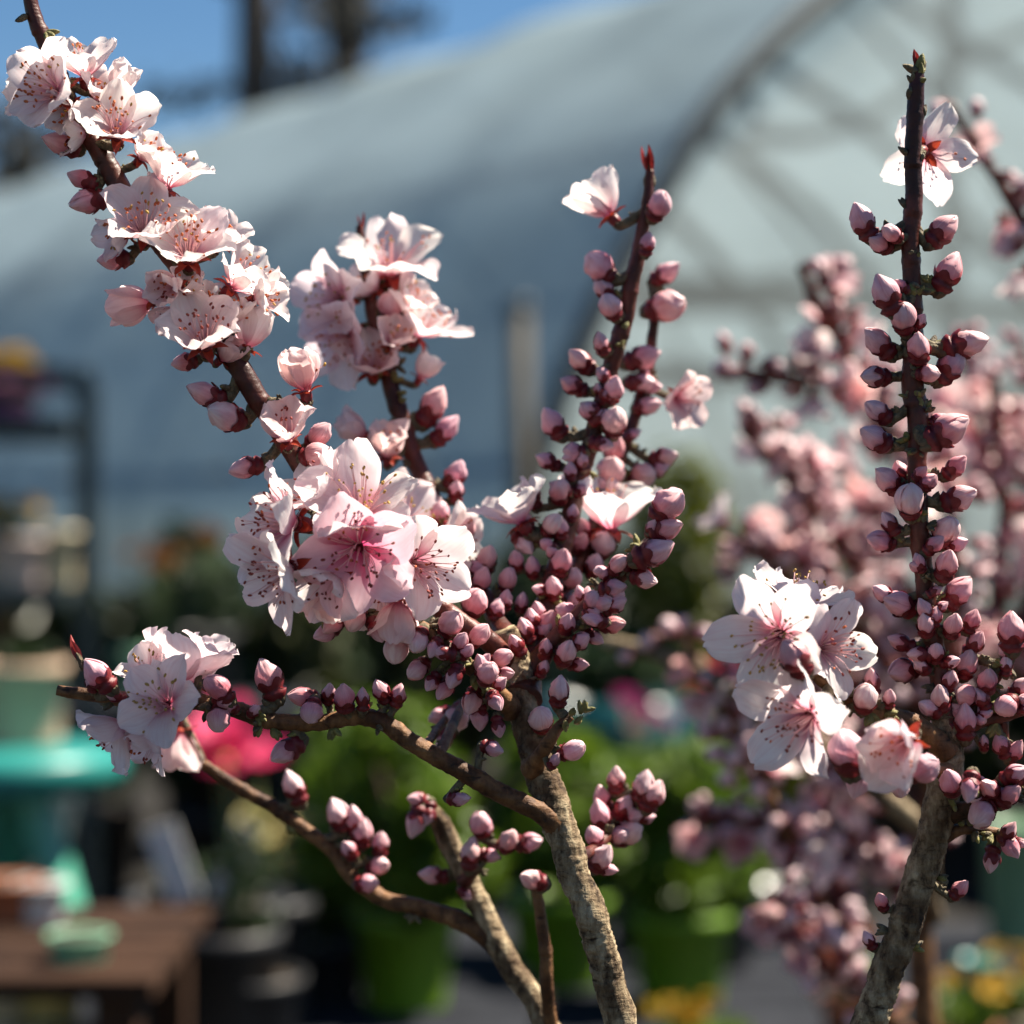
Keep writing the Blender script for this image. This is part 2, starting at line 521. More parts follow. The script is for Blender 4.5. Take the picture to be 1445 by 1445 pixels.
def blossom_parts(R, opn, seed, n_st=26, anth=0, wide=0.46, thin=False, still=1.0):
    r = random.Random(seed)
    petals = []
    az0 = r.uniform(0, 6.28)
    for k in range(5):
        mb = MB()
        o = min(1.0, max(0.05, opn + r.uniform(-.10, .08)))
        petal(mb, R, az0 + k * 2 * PI / 5 + r.uniform(-.12, .12), o, r, wide, thin=thin)
        petals.append(mb)
    # stamens
    S_ = MB()
    for k in range(n_st):
        a = r.uniform(0, 2 * PI)
        sp = math.radians(r.uniform(4, 48) * (0.45 + 0.6 * opn))
        L = R * r.uniform(.46, .76) * still
        b = Vector((math.cos(a), math.sin(a), 0)) * R * 0.075
        pts = []
        bendv = r.uniform(-.25, .35)
        for i in range(6):
            t = i / 5
            th = sp + bendv * t * t
            pts.append(b + Vector((math.sin(th) * math.cos(a), math.sin(th) * math.sin(a), math.cos(th))) * L * t)
        fr = max(0.00010, 0.0075 * R)
        S_.tube(pts, [fr * (1.3 - .5 * i / 5) for i in range(6)], n=5, mi=0)
        dv = (pts[-1] - pts[-2]).normalized()
        sz = 0.00046 * r.uniform(.85, 1.25)
        rv = Vector((r.uniform(-1, 1), r.uniform(-1, 1), r.uniform(-1, 1))).normalized()
        S_.ell(pts[-1] + dv * sz * .4, (sz * .8, sz * .65, sz * 1.25), frame((dv + rv * .8)), 1 if r.random() < 0.86 else 2, 7, 5)
    # pistil
    S_.tube([Vector((0, 0, 0)), Vector((0.01 * R, 0, .3 * R)), Vector((0.03 * R, .01 * R, .55 * R))], [.02 * R, .012 * R, .010 * R], n=6, mi=0)
    S_.ell(Vector((0.03 * R, .01 * R, .56 * R)), (.02 * R,) * 3, None, 2, 6, 4)
    # calyx
    C = MB()
    C.lathe([(0.02 * R, -.30 * R), (.085 * R, -.28 * R), (.125 * R, -.18 * R), (.135 * R, -.06 * R), (.115 * R, .0), (.05 * R, -.02 * R), (.005 * R, -.05 * R)], 14, mi=0)
    for k in range(5):
        a = az0 + (k + .5) * 2 * PI / 5
        th0 = math.radians(40 + 45 * opn + r.uniform(-10, 20))
        rows = []
        for i in range(6):
            t = i / 5
            w = .085 * R * (math.sin(PI * (.3 + .68 * t)) ** .8)
            c0 = Vector((.11 * R + math.sin(th0 + .4 * t) * .30 * R * t, 0, -.05 * R + math.cos(th0 + .5 * t) * .30 * R * t))
            row = []
            for j in range(5):
                v = -1 + j / 2
                p = c0 + Vector((-.02 * R * v * v, v * w, -.012 * R + .03 * R * v * v))
                row.append(Vector((p.x * math.cos(a) - p.y * math.sin(a), p.x * math.sin(a) + p.y * math.cos(a), p.z)))
            rows.append(row)
        C.grid(rows, 1, False)
    # scales at the foot
    for k in range(6):
        a = 2 * PI * k / 6
        v = Vector((math.cos(a) * .7, math.sin(a) * .7, 1)).normalized()
        C.ell(Vector((math.cos(a) * .07 * R, math.sin(a) * .07 * R, -.31 * R)), (.05 * R, .04 * R, .10 * R), frame(v), 2, 7, 5, .5)
    return petals, S_, C

WHITE, PALE, PINK, BLUSH, LILAC = (0.92, 0.89, 0.88), (0.91, 0.84, 0.84), (0.90, 0.73, 0.77), (0.91, 0.77, 0.76), (0.88, 0.81, 0.84)

def grow_blossoms(root, stems, spec, max_petal=20, scl=1.0):
    """rows: px, py, radius px, angle, tilt, openness, colour, extra depth, n stamens, anther kind[, wide]"""
    order = sorted(range(len(spec)), key=lambda i: -spec[i][2])
    full = set(order[:max_petal])
    for i, q in enumerate(spec):
        x, y, Rp, a, p, opn, colr, ed, nst, anth = q[:10]
        wide = q[10] if len(q) > 10 else 0.43
        st, k, dist = nearest(stems, x, y)
        sp, sr = st.P[k], st.R[k]
        f = face(a, p)
        d = sp.y - math.cos(math.radians(p)) * (0.007 + sr) + ed
        R = Rp * K * d * scl * (1.0 if Rp > 78 else 1.22 if Rp > 50 else 1.12)
        c = at(x, y, d)
        b = c - f * R * (0.06 + 0.42 * (1 - opn))
        petals, S_, C = blossom_parts(R, opn, 100 + i + int(x), nst, anth, wide)
        M = Matrix.Translation(b) @ frame(f, 0).to_4x4()
        o = C.build('blossom', [M_CALYX, M_SEPAL, M_SCALE], root)
        o.matrix_local = root_inv(root) @ M
        if i in full:
            for mb in petals:
                po = mb.build('petal', M_PETALP if colr is PINK or Rp == 96 else M_PETAL, o, uv=True)
                j = rnd.uniform(.97, 1.03)
                po.color = (min(.92, colr[0] * j), colr[1] * j * rnd.uniform(.96, 1.03), colr[2] * j, 1)
        else:
            mb = MB()
            for pm in petals: mb.add(pm.v, pm.f, 0, pm.uv)
            po = mb.build('corolla', M_PETAL, o, uv=True)
            po.color = (*colr, 1)
        if nst:
            A = {0: M_ANTH, 1: M_ANTHO, 2: M_ANTHY}[anth]
            S_.build('stamens', [M_FIL, A, M_ANTHY if anth else M_ANTHO], o)
        bot = b - f * R * .30
        tgt = sp + (bot - sp).normalized() * sr * .4
        n = max(4, int((bot - tgt).length / .0015))
        mid = (bot + tgt) * .5 - f * R * .05
        pts = [tgt * (1 - t / n) ** 2 + mid * 2 * (t / n) * (1 - t / n) + bot * (t / n) ** 2 for t in range(n + 1)]
        st.mb.tube(pts, [R * .075 + .0004] * (n + 1), n=8, mi=1, nz=.0002, nf=700)
        st.node(tgt + (bot - tgt) * .4, f, R * .12, cnt=4)

def shoot(root, px, py, a, L, d, n=3, tilt=85):
    """unopened red leaf blades at a stem tip"""
    mb = MB()
    Lw = L * K * d
    b = at(px, py, d)
    for k in range(n):
        f = (face(a, tilt) + Vector((rnd.uniform(-.25, .25), rnd.uniform(-.25, .25), rnd.uniform(-.15, .15)))).normalized()
        F = frame(f, rnd.uniform(0, 6))
        l = Lw * rnd.uniform(.55, 1.0)
        rows = []
        for i in range(9):
            t = i / 8
            w = l * .15 * math.sin(PI * (0.12 + .87 * t)) ** .9
            row = []
            for j in range(5):
                v = -1 + j / 2
                row.append(b + F @ Vector((v * w, abs(v) * w * .8 + l * .10 * t * t, l * t)))
            rows.append(row)
        mb.grid(rows, 0, False)
        mb.ell(b, (Lw * .10, Lw * .10, Lw * .34), F, 1, 8, 6, .5)
        mb.ell(b - f * Lw * .2 + F @ Vector((Lw * .1, 0, 0)), (Lw * .10, Lw * .08, Lw * .24), F, 1, 8, 6, .5)
    o = mb.build('leaf_shoot', [M_SHOOT, M_SCALE], root)
    o.matrix_local = root_inv(root)

def finish(root, stems):
    for s in stems:
        o = s.mb.build(s.name, [s.m, M_SCALE, M_GREEN], root)
        o.matrix_local = root_inv(root)

# ------------------------------------------------------------------ left peach tree
rootL = thing('peach_tree', (-0.13, 0.60, 0.30), 'peach tree with a big open blossom cluster at its middle and a left leaning trunk', 'tree')
L = []
trunkL = Stem('trunk', M_BARK, [(70, 4236, 0, 52), (220, 3734, 0, 48), (572, 2981, 0, 44), (873, 2228, 0, 34), (925, 1726, 0, 29), (885, 1500, 0, 23), (864, 1400, 0, 22.5), (836, 1300, 0, 22.5), (805, 1210, .003, 23), (778, 1130, .006, 24), (752, 1060, .01, 22), (738, 1000, .014, 21), (728, 940, .018, 23), (708, 890, .018, 20)], n=36, nz=.0007)
s1 = Stem('branch', M_MAROON, [(722, 940, .018, 16), (690, 905, .012, 15), (610, 850, .012, 15), (530, 790, .012, 15), (470, 725, .008, 15), (430, 662, .004, 15), (405, 625, .002, 15), (372, 575, 0, 15), (345, 530, 0, 16), (305, 470, 0, 14), (265, 400, 0, 13), (226, 345, 0, 13), (185, 285, 0, 15), (163, 250, 0, 15), (130, 200, 0, 14), (103, 150, 0, 13), (75, 92, 0, 12.5), (62, 55, 0, 11.5), (47, 12, 0, 10.5), (36, -30, 0, 9), (25, -70, 0, 7)])
s2 = Stem('branch', M_MAROON, [(715, 900, .022, 13), (665, 810, .045, 13), (620, 725, .06, 13), (586, 652, .068, 13), (566, 590, .07, 13), (546, 520, .072, 12), (527, 440, .074, 11), (516, 380, .075, 9), (510, 340, .075, 7), (507, 318, .075, 5)], nz=.0002)
s3 = Stem('branch', M_MAROON, [(738, 985, .014, 20), (752, 915, .025, 17), (775, 840, .035, 15), (800, 745, .045, 14), (822, 660, .05, 13), (850, 565, .05, 12), (876, 470, .05, 12), (893, 395, .05, 11), (906, 335, .05, 10), (913, 285, .05, 8.5), (917, 240, .05, 6)], nz=.0002)
s4 = Stem('twig', M_MAROON, [(790, 850, .04, 11), (830, 765, .06, 11), (860, 680, .075, 10), (892, 600, .082, 9), (914, 520, .085, 8), (922, 460, .085, 7), (926, 420, .085, 6)], nz=.0002)
s5 = Stem('branch', M_MAROON, [(748, 945, .02, 14), (795, 890, .018, 13), (848, 838, .016, 12), (895, 792, .014, 11), (928, 752, .012, 9), (948, 722, .012, 6)], nz=.0002)
s6 = Stem('branch', M_BROWN, [(790, 1170, .004, 14), (762, 1146, .002, 14), (706, 1118, 0, 14), (640, 1082, 0, 13.5), (582, 1047, 0, 13), (520, 1012, 0, 12.5), (450, 1020, 0, 11.5), (385, 1018, 0, 12), (325, 1000, 0, 12), (250, 985, 0, 12), (175, 986, 0, 11), (120, 980, 0, 9), (80, 973, 0, 7)], nz=.0004)
s7 = Stem('branch', M_BARK, [(930, 1700, .02, 22), (850, 1560, .04, 21), (775, 1452, .055, 17), (738, 1390, .06, 17), (695, 1318, .065, 17.5), (660, 1240, .068, 16), (632, 1180, .07, 15), (612, 1150, .07, 12), (598, 1136, .07, 9)], n=28, nz=.0003)
s8 = Stem('branch', M_BROWN, [(700, 1330, .065, 13), (655, 1302, .066, 13), (590, 1280, .068, 12), (545, 1270, .07, 11.5), (500, 1240, .072, 11), (465, 1198, .074, 10), (405, 1152, .075, 10), (345, 1116, .075, 9), (305, 1090, .075, 8), (286, 1078, .075, 6)], nz=.0003)
s9 = Stem('twig', M_BROWN, [(800, 1560, .06, 9), (776, 1440, .05, 10), (770, 1345, .045, 9), (762, 1285, .045, 8), (756, 1250, .045, 7)], nz=.0002)
s10 = Stem('twig', M_MAROON, [(810, 1215, .01, 9), (842, 1195, .03, 8), (872, 1160, .05, 8), (896, 1130, .05, 7), (908, 1108, .05, 6)], nz=.0002)
s11 = Stem('twig', M_BROWN, [(752, 1085, .006, 13), (770, 1055, -.004, 10), (786, 1028, -.006, 8), (806, 1010, -.006, 6)], nz=.0002)
s12 = Stem('twig', M_BROWN, [(720, 1000, .012, 14), (690, 965, .0, 12), (655, 935, -.006, 11), (620, 905, -.006, 10), (590, 882, -.004, 8), (530, 870, -.004, 8), (470, 862, -.004, 7), (440, 858, -.004, 5)], nz=.0003)
s13 = Stem('twig', M_MAROON, [(655, 1245, .066, 9), (675, 1220, .06, 8), (700, 1195, .056, 7), (725, 1188, .056, 5)], nz=.0002)
LS = [trunkL, s1, s2, s3, s4, s5, s6, s7, s8, s9, s10, s11, s12, s13]

blL = [
 # top left stem
 (72, 128, 62, 170, 38, .80, WHITE, -.004, 34, 1), (38, 132, 46, 178, 80, .55, WHITE, .004, 24, 1), (118, 95, 58, 95, 72, .70, WHITE, 0, 14, 1),
 (172, 112, 46, 62, 78, .22, WHITE, 0, 0, 1), (165, 180, 60, 80, 40, .70, WHITE, -.004, 30, 1), (240, 250, 58, 72, 80, .62, WHITE, 0, 30, 1),
 (205, 318, 64, 75, 42, .66, PALE, -.003, 32, 1), (267, 352, 66, 80, 42, .66, WHITE, -.005, 32, 1), (340, 395, 62, 40, 78, .64, WHITE, 0, 22, 1),
 (238, 405, 44, 200, 35, .36, BLUSH, -.006, 18, 0), (190, 430, 52, 190, 98, .22, BLUSH, -.002, 0, 0), (286, 474, 66, 95, 42, .62, PALE, -.006, 32, 0),
 (352, 470, 56, 75, 96, .34, WHITE, 0, 0, 0), (426, 528, 54, 100, 74, .28, BLUSH, -.004, 6, 1), (403, 604, 52, 92, 48, .34, BLUSH, -.006, 14, 0),
 (95, 152, 46, 205, 52, .60, WHITE, 0, 18, 1), (142, 132, 46, 60, 62, .60, WHITE, .002, 12, 1), (206, 216, 44, 40, 64, .55, WHITE, .002, 16, 1), (168, 330, 46, 200, 58, .50, PALE, 0, 14, 1),
 (312, 335, 46, 62, 62, .60, WHITE, .002, 20, 1), (372, 418, 46, 15, 70, .50, WHITE, 0, 14, 1), (248, 446, 42, 230, 60, .48, BLUSH, .002, 12, 0), (328, 445, 46, 82, 60, .55, WHITE, .002, 18, 1),
 (110, 190, 40, 185, 60, .5, WHITE, .002, 10, 1), (218, 282, 40, 35, 66, .5, WHITE, .004, 12, 1), (262, 405, 40, 60, 50, .5, PALE, -.002, 14, 1), (322, 498, 38, 40, 70, .3, BLUSH, 0, 0, 1), (300, 430, 38, 30, 55, .5, WHITE, .002, 14, 1),
 # middle cluster
 (450, 700, 66, 130, 62, .70, WHITE, -.010, 20, 0), (548, 838, 58, 292, 56, .62, PALE, -.008, 16, 0), (636, 766, 56, 15, 66, .62, WHITE, -.006, 14, 0), (466, 822, 56, 232, 52, .60, WHITE, -.010, 18, 0),
 (510, 716, 95, 88, 40, .80, PALE, -.018, 34, 2, .42), (506, 776, 96, 262, 22, .92, PINK, -.022, 36, 0, .48),
 (404, 736, 96, 168, 60, .78, WHITE, -.016, 40, 0, .42), (400, 806, 90, 205, 54, .80, WHITE, -.012, 38, 0, .40),
 (592, 796, 82, 350, 42, .80, WHITE, -.016, 34, 0, .43), (575, 735, 66, 40, 62, .74, PALE, -.008, 14, 2),
 (458, 846, 50, 255, 72, .50, BLUSH, -.004, 10, 0), (560, 872, 54, 268, 92, .26, BLUSH, -.006, 0, 0),
 # second stem
 (553, 372, 74, 90, 58, .74, WHITE, 0, 16, 1), (473, 420, 60, 180, 36, .78, LILAC, 0, 20, 2), (484, 476, 60, 215, 42, .74, LILAC, 0, 24, 1),
 (594, 462, 60, 62, 76, .72, WHITE, 0, 26, 1), (523, 512, 54, 95, 46, .58, BLUSH, 0, 24, 1), (600, 520, 38, 60, 78, .26, WHITE, 0, 0, 1),
 (548, 628, 50, 85, 60, .34, BLUSH, -.006, 8, 1), (500, 604, 44, 150, 80, .18, BLUSH, -.006, 0, 1),
 (524, 402, 44, 140, 62, .60, LILAC, 0, 14, 1), (580, 424, 42, 48, 62, .55, WHITE, 0, 14, 1), (556, 478, 42, 60, 50, .55, BLUSH, -.004, 16, 1),
 # third stem
 (850, 290, 54, 128, 100, .46, WHITE, 0, 0, 1), (960, 562, 46, 350, 40, .75, BLUSH, .004, 12, 0), (862, 726, 78, 88, 84, .66, WHITE, -.012, 8, 1), (728, 722, 62, 118, 84, .60, WHITE, -.004, 0, 1),
 # low left branch
 (233, 993, 58, 140, 24, .86, PALE, -.010, 28, 2, .42), (208, 948, 50, 115, 62, .66, WHITE, .002, 12, 2), (212, 1044, 50, 232, 62, .60, LILAC, .002, 12, 0), (292, 925, 44, 62, 88, .66, LILAC, .004, 0, 2), (258, 946, 76, 82, 94, .62, LILAC, .004, 0, 2), (166, 1030, 60, 218, 78, .66, LILAC, 0, 22, 0), (252, 1052, 56, 268, 88, .34, BLUSH, 0, 0, 0),
]
buL = [
 (116, 253, 50, 155, 1), (123, 285, 50, 195, 1), (159, 366, 50, 184, 1), (85, 203, 56, 165, 1), (290, 556, 58, 160, 1), (318, 588, 64, 165, 2, 60, 4), (345, 659, 56, 188, 1),
 (450, 614, 46, 45, 2, 60, 0), (446, 641, 46, 15, 2, 50, 0), (260, 511, 42, 190, 1), (551, 432, 50, 80, 2, 45, 0), (612, 572, 60, 58, 1, 80, 0), (630, 606, 56, 45, 1, 80, 3), (643, 668, 52, 70, 1, 75, 3), (644, 692, 34, 80, 0),
 (931, 290, 48, 62, 2), (914, 344, 38, 78, 1), (845, 377, 52, 130, 2), (940, 385, 50, 35, 1), (940, 432, 58, 15, 2, 65, 1), (852, 406, 40, 120, 1), (861, 432, 46, 118, 2, 50), (848, 484, 40, 110, 1), (819, 508, 47, 135, 1), (809, 543, 42, 150, 0), (867, 549, 42, 70, 1, 45), (908, 504, 52, 18, 1), (906, 540, 44, 0, 0, 45), (915, 573, 44, 10, 1, 40), (867, 594, 50, 85, 2, 40, 1), (779, 597, 54, 128, 1, 80, 3), (866, 635, 50, 85, 1, 40, 2), (773, 650, 40, 150, 0), (938, 645, 46, 15, 1), (930, 663, 36, 20, 1),
 (864, 665, 50, 80, 2, 40, 0), (907, 671, 46, 25, 2, 50, 0), (789, 693, 46, 95, 2, 35, 0), (751, 700, 38, 110, 0), (865, 690, 42, 85, 1, 40), (942, 711, 58, 52, 2, 75, 0), (941, 746, 50, 15, 1), (924, 779, 62, 22, 1, 80, 3), (910, 816, 46, 350, 0, 60), (872, 796, 40, 60, 2, 30, 0), (779, 740, 40, 60, 2, 30, 4), (738, 733, 44, 125, 1, 60), (819, 766, 40, 70, 1, 40), (852, 768, 44, 75, 2, 50, 1), (793, 793, 42, 80, 1, 45), (806, 816, 40, 60, 2, 40), (839, 797, 38, 70, 0, 45), (781, 829, 44, 100, 1, 55, 3), (809, 850, 36, 80, 0, 50), (773, 879, 46, 75, 1, 60), (839, 873, 44, 160, 1, 40, 3), (869, 853, 38, 30, 0), (866, 882, 40, 10, 1, 60), (839, 900, 36, 330, 0, 50), (854, 839, 38, 40, 1), (799, 920, 44, 70, 1, 35), (816, 938, 38, 0, 0), (789, 975, 48, 85, 1, 70, 1), (763, 1015, 42, 100, 2, 40, 4), (808, 1059, 50, 18, 2, 65, 4), (783, 1073, 30, 60, 1), 
 (739, 768, 44, 310, 1, 60, 4), (716, 818, 40, 80, 2, 60), (714, 846, 32, 80, 1), (736, 850, 34, 80, 1), (741, 890, 42, 118, 0), (729, 910, 38, 120, 0), (766, 943, 30, 70, 0), (752, 800, 38, 95, 1, 50), (760, 862, 36, 100, 0, 50), (800, 880, 38, 75, 0, 50), (820, 905, 36, 30, 0, 50), (728, 790, 34, 100, 1, 60), (770, 915, 34, 80, 0, 50),
 (658, 746, 40, 70, 1), (686, 787, 48, 80, 1, 50, 1), (680, 817, 46, 65, 1, 50, 0), (621, 723, 36, 80, 2), (641, 826, 36, 40, 2, 50, 0, -.03), (670, 850, 54, 70, 2, 65, 0, -.02), (676, 897, 44, 45, 2, 60, 0, -.014), (708, 928, 40, 35, 2, 50, 0, -.014), (688, 950, 42, 70, 2, 30, 0, -.014), (713, 952, 36, 0, 1, 50, 2, -.012), (699, 990, 36, 300, 1, 45, 2, -.014), (666, 990, 42, 250, 1, 55), (628, 973, 42, 240, 1, 60, 2), (590, 945, 44, 225, 2, 60, 0), (610, 963, 30, 240, 0), (676, 1013, 38, 265, 1), (703, 1026, 32, 280, 0), (696, 1056, 38, 350, 1), (646, 1013, 46, 250, 2, 60, 1, .04), (626, 1045, 36, 240, 0, 60, 3, .05), (620, 1010, 40, 200, 1, 60, 3, .05),
 (472, 880, 46, 225, 1, 70, 2), (502, 873, 46, 250, 2, 60, 0), (459, 893, 40, 205, 1), (532, 890, 40, 300, 0, 50), (635, 880, 44, 65, 2, 60, 0, -.02), (560, 915, 50, 262, 2, 70, 4), (702, 860, 36, 70, 1), (590, 905, 44, 250, 2, 60, 1), (612, 915, 38, 240, 1, 50, 2), (650, 905, 36, 60, 1, 40, 2), (640, 955, 36, 240, 0, 45),
 (138, 952, 64, 132, 1, 85, 3), (309, 971, 54, 128, 2, 80, 2), (309, 1014, 44, 265, 2, 55, 3), (379, 957, 62, 112, 1, 85, 0), (427, 984, 44, 170, 1, 60, 2), (440, 1004, 38, 260, 2, 35, 0), (485, 984, 44, 95, 1, 60, 2), (512, 986, 38, 90, 0), (405, 1061, 56, 218, 1, 80, 3), (538, 975, 40, 110, 0), (563, 981, 38, 70, 0), (648, 1128, 36, 0, 1), (463, 978, 34, 90, 0),
 (415, 1110, 60, 108, 1, 85, 4), (477, 1149, 46, 112, 1, 80, 4), (500, 1157, 42, 100, 1, 80, 3), (511, 1175, 44, 80, 1, 80, 3), (537, 1190, 42, 85, 1, 80, 3), (535, 1222, 42, 20, 2, 60, 1), (519, 1247, 38, 10, 1, 60, 3), (492, 1199, 36, 120, 0),
 (678, 1163, 38, 95, 2, 70, 4), (664, 1204, 48, 85, 1, 80, 1), (719, 1187, 44, 60, 2, 40, 0), (747, 1190, 40, 5, 1, 80, 1), (692, 1207, 30, 350, 1), (611, 1235, 42, 172, 1), (656, 1262, 26, 320, 0), (686, 1170, 32, 80, 0), (586, 1160, 46, 250, 1, 80, 3), (604, 1150, 38, 260, 0), (590, 1128, 36, 160, 0),
 (751, 1240, 46, 150, 1, 60, 1), (869, 1099, 44, 90, 1, 80, 1), (849, 1125, 42, 110, 1, 75, 0), (847, 1150, 52, 100, 1, 80, 3), (908, 1108, 48, 80, 1, 70, 4), (922, 1122, 52, 62, 1, 80, 1), (888, 1177, 44, 40, 2, 60, 1), (912, 1154, 32, 20, 0), (849, 1211, 44, 60, 1, 60, 4), (857, 1227, 32, 350, 1), (880, 1140, 38, 60, 0),
]
grow_blossoms(rootL, LS, blL, 20, 1.0)
def extra(st, lo, hi, n, side=(8, 26), size=(24, 38)):
    out = []
    for k in range(n):
        i_ = int((lo + (hi - lo) * rnd.random()) * (len(st.P) - 1)); a_ = rnd.uniform(-10, 190)
        r_ = rnd.uniform(*side)
        out.append((st.px[i_][0] + r_ * math.cos(math.radians(a_)), st.px[i_][1] - r_ * math.sin(math.radians(a_)), rnd.uniform(*size), a_ + rnd.uniform(-25, 25), rnd.choice((0, 0, 1, 1, 2)), rnd.uniform(52, 95), rnd.choice((0, 0, 1, 2, 2))))
    return out
buL += extra(s3, .02, .62, 26) + extra(s5, .1, .95, 14) + extra(s12, .1, .7, 14) + extra(s4, .1, .8, 8) + extra(s6, .55, .95, 6) + extra(s2, .1, .35, 5) + extra(s10, .4, 1, 5)
grow_buds(rootL, LS, buL)
shoot(rootL, 507, 330, 92, 36, .675, 5); shoot(rootL, 917, 246, 88, 46, .65, 6); shoot(rootL, 114, 934, 118, 44, .60, 2)
# green dormant buds on the short spur, small nodes along the bare tip
for (x, y) in ((806, 1008), (820, 1004), (812, 1020), (798, 1028), (826, 1002)): s11.node(at(x, y, .592), face(60, 70), .0022, True, 2)
for (st, x, y, a) in ((s1, 40, 30, 190), (s1, 72, 32, 350), (s1, 345, 508, 60), (s1, 350, 515, 80), (s6, 385, 1025, 280), (s6, 470, 1025, 270), (s8, 400, 1165, 270), (s8, 580, 1296, 250)):
    s_, i_, _ = nearest([st], x, y); st.node(s_.P[i_] + face(a, 80) * s_.R[i_] * .9, face(a, 70), .0026, a > 260, 4)
for st, lo, hi, n in ((s3, .0, .75, 34), (s4, .1, .9, 10), (s5, .1, .95, 18), (s12, .15, .95, 26), (s2, .1, .8, 14), (s6, .35, .95, 12), (s10, .3, 1, 6), (s13, .2, 1, 6)):
    for k in range(n):
        i_ = int((lo + (hi - lo) * rnd.random()) * (len(st.P) - 1)); f_ = face(rnd.uniform(0, 360), rnd.uniform(30, 90))
        st.node(st.P[i_] + f_ * st.R[i_] * 1.05, f_, rnd.uniform(.0016, .0028), rnd.random() < .2, 4)
finish(rootL, LS)

# ------------------------------------------------------------------ right peach tree
rootR = thing('peach_tree', (0.17, 0.60, 0.30), 'peach tree with one tall straight bud lined stem and a grey trunk leaning right', 'tree')
trunkR = Stem('trunk', M_BARK, [(1576, 4236, 0, 50), (1475, 3734, 0, 46), (1225, 2228, 0, 38), (1190, 1726, 0, 29), (1205, 1520, 0, 28), (1228, 1440, 0, 24), (1265, 1340, 0, 23.5), (1293, 1255, 0, 23.5), (1316, 1180, 0, 23), (1330, 1120, 0, 24), (1338, 1060, .002, 22), (1334, 1010, .003, 18)], n=36, nz=.0007)
r1 = Stem('branch', M_MAROON, [(1336, 1040, .003, 17), (1330, 975, .003, 15), (1316, 900, .003, 14), (1304, 820, .002, 13.5), (1297, 740, 0, 13.5), (1294, 660, 0, 13.5), (1294, 590, 0, 15), (1290, 520, 0, 16), (1288, 450, 0, 14), (1286, 370, 0, 13), (1287, 300, 0, 13), (1289, 230, 0, 12), (1291, 170, 0, 12), (1293, 132, 0, 12), (1295, 108, 0, 9), (1297, 88, 0, 4)], nz=.0002)
r2 = Stem('branch', M_BROWN, [(1335, 1060, 0, 15), (1290, 1020, -.006, 13), (1240, 1005, -.012, 12), (1195, 985, -.015, 11), (1160, 958, -.016, 9), (1135, 930, -.016, 7)], nz=.0003)
r3 = Stem('branch', M_MAROON, [(1340, 1050, .004, 13), (1378, 1020, .004, 11), (1420, 1008, .004, 10), (1480, 985, .004, 9)], nz=.0003)
r4 = Stem('branch', M_BROWN, [(1330, 1150, .0, 13), (1375, 1138, -.004, 11), (1420, 1122, -.006, 10), (1480, 1105, -.006, 8)], nz=.0003)
r5 = Stem('twig', M_MAROON, [(1345, 1040, .004, 10), (1385, 985, .004, 9), (1415, 940, .004, 9), (1430, 915, .004, 8)], nz=.0002)
r6 = Stem('twig', M_BROWN, [(1322, 1185, .0, 10), (1360, 1170, .0, 8), (1405, 1175, .002, 7), (1425, 1180, .002, 5)], nz=.0002)
r7 = Stem('twig', M_BROWN, [(1335, 1090, -.01, 10), (1310, 1085, -.014, 8), (1270, 1085, -.02, 7), (1225, 1080, -.024, 6)], nz=.0002)
RS = [trunkR, r1, r2, r3, r4, r5, r6, r7]
blR = [
 (1306, 214, 64, 20, 150, .86, WHITE, .010, 16, 1, .36),
 (1096, 896, 100, 190, 30, .86, WHITE, -.006, 44, 2, .39), (1168, 914, 80, 10, 40, .84, WHITE, .004, 26, 0, .39), (1130, 850, 68, 78, 80, .74, WHITE, .014, 26, 2, .40),
 (1134, 1012, 98, 198, 46, .84, WHITE, -.014, 36, 0, .39), (1268, 1052, 84, 205, 42, .38, PALE, -.026, 22, 1, .52),
]
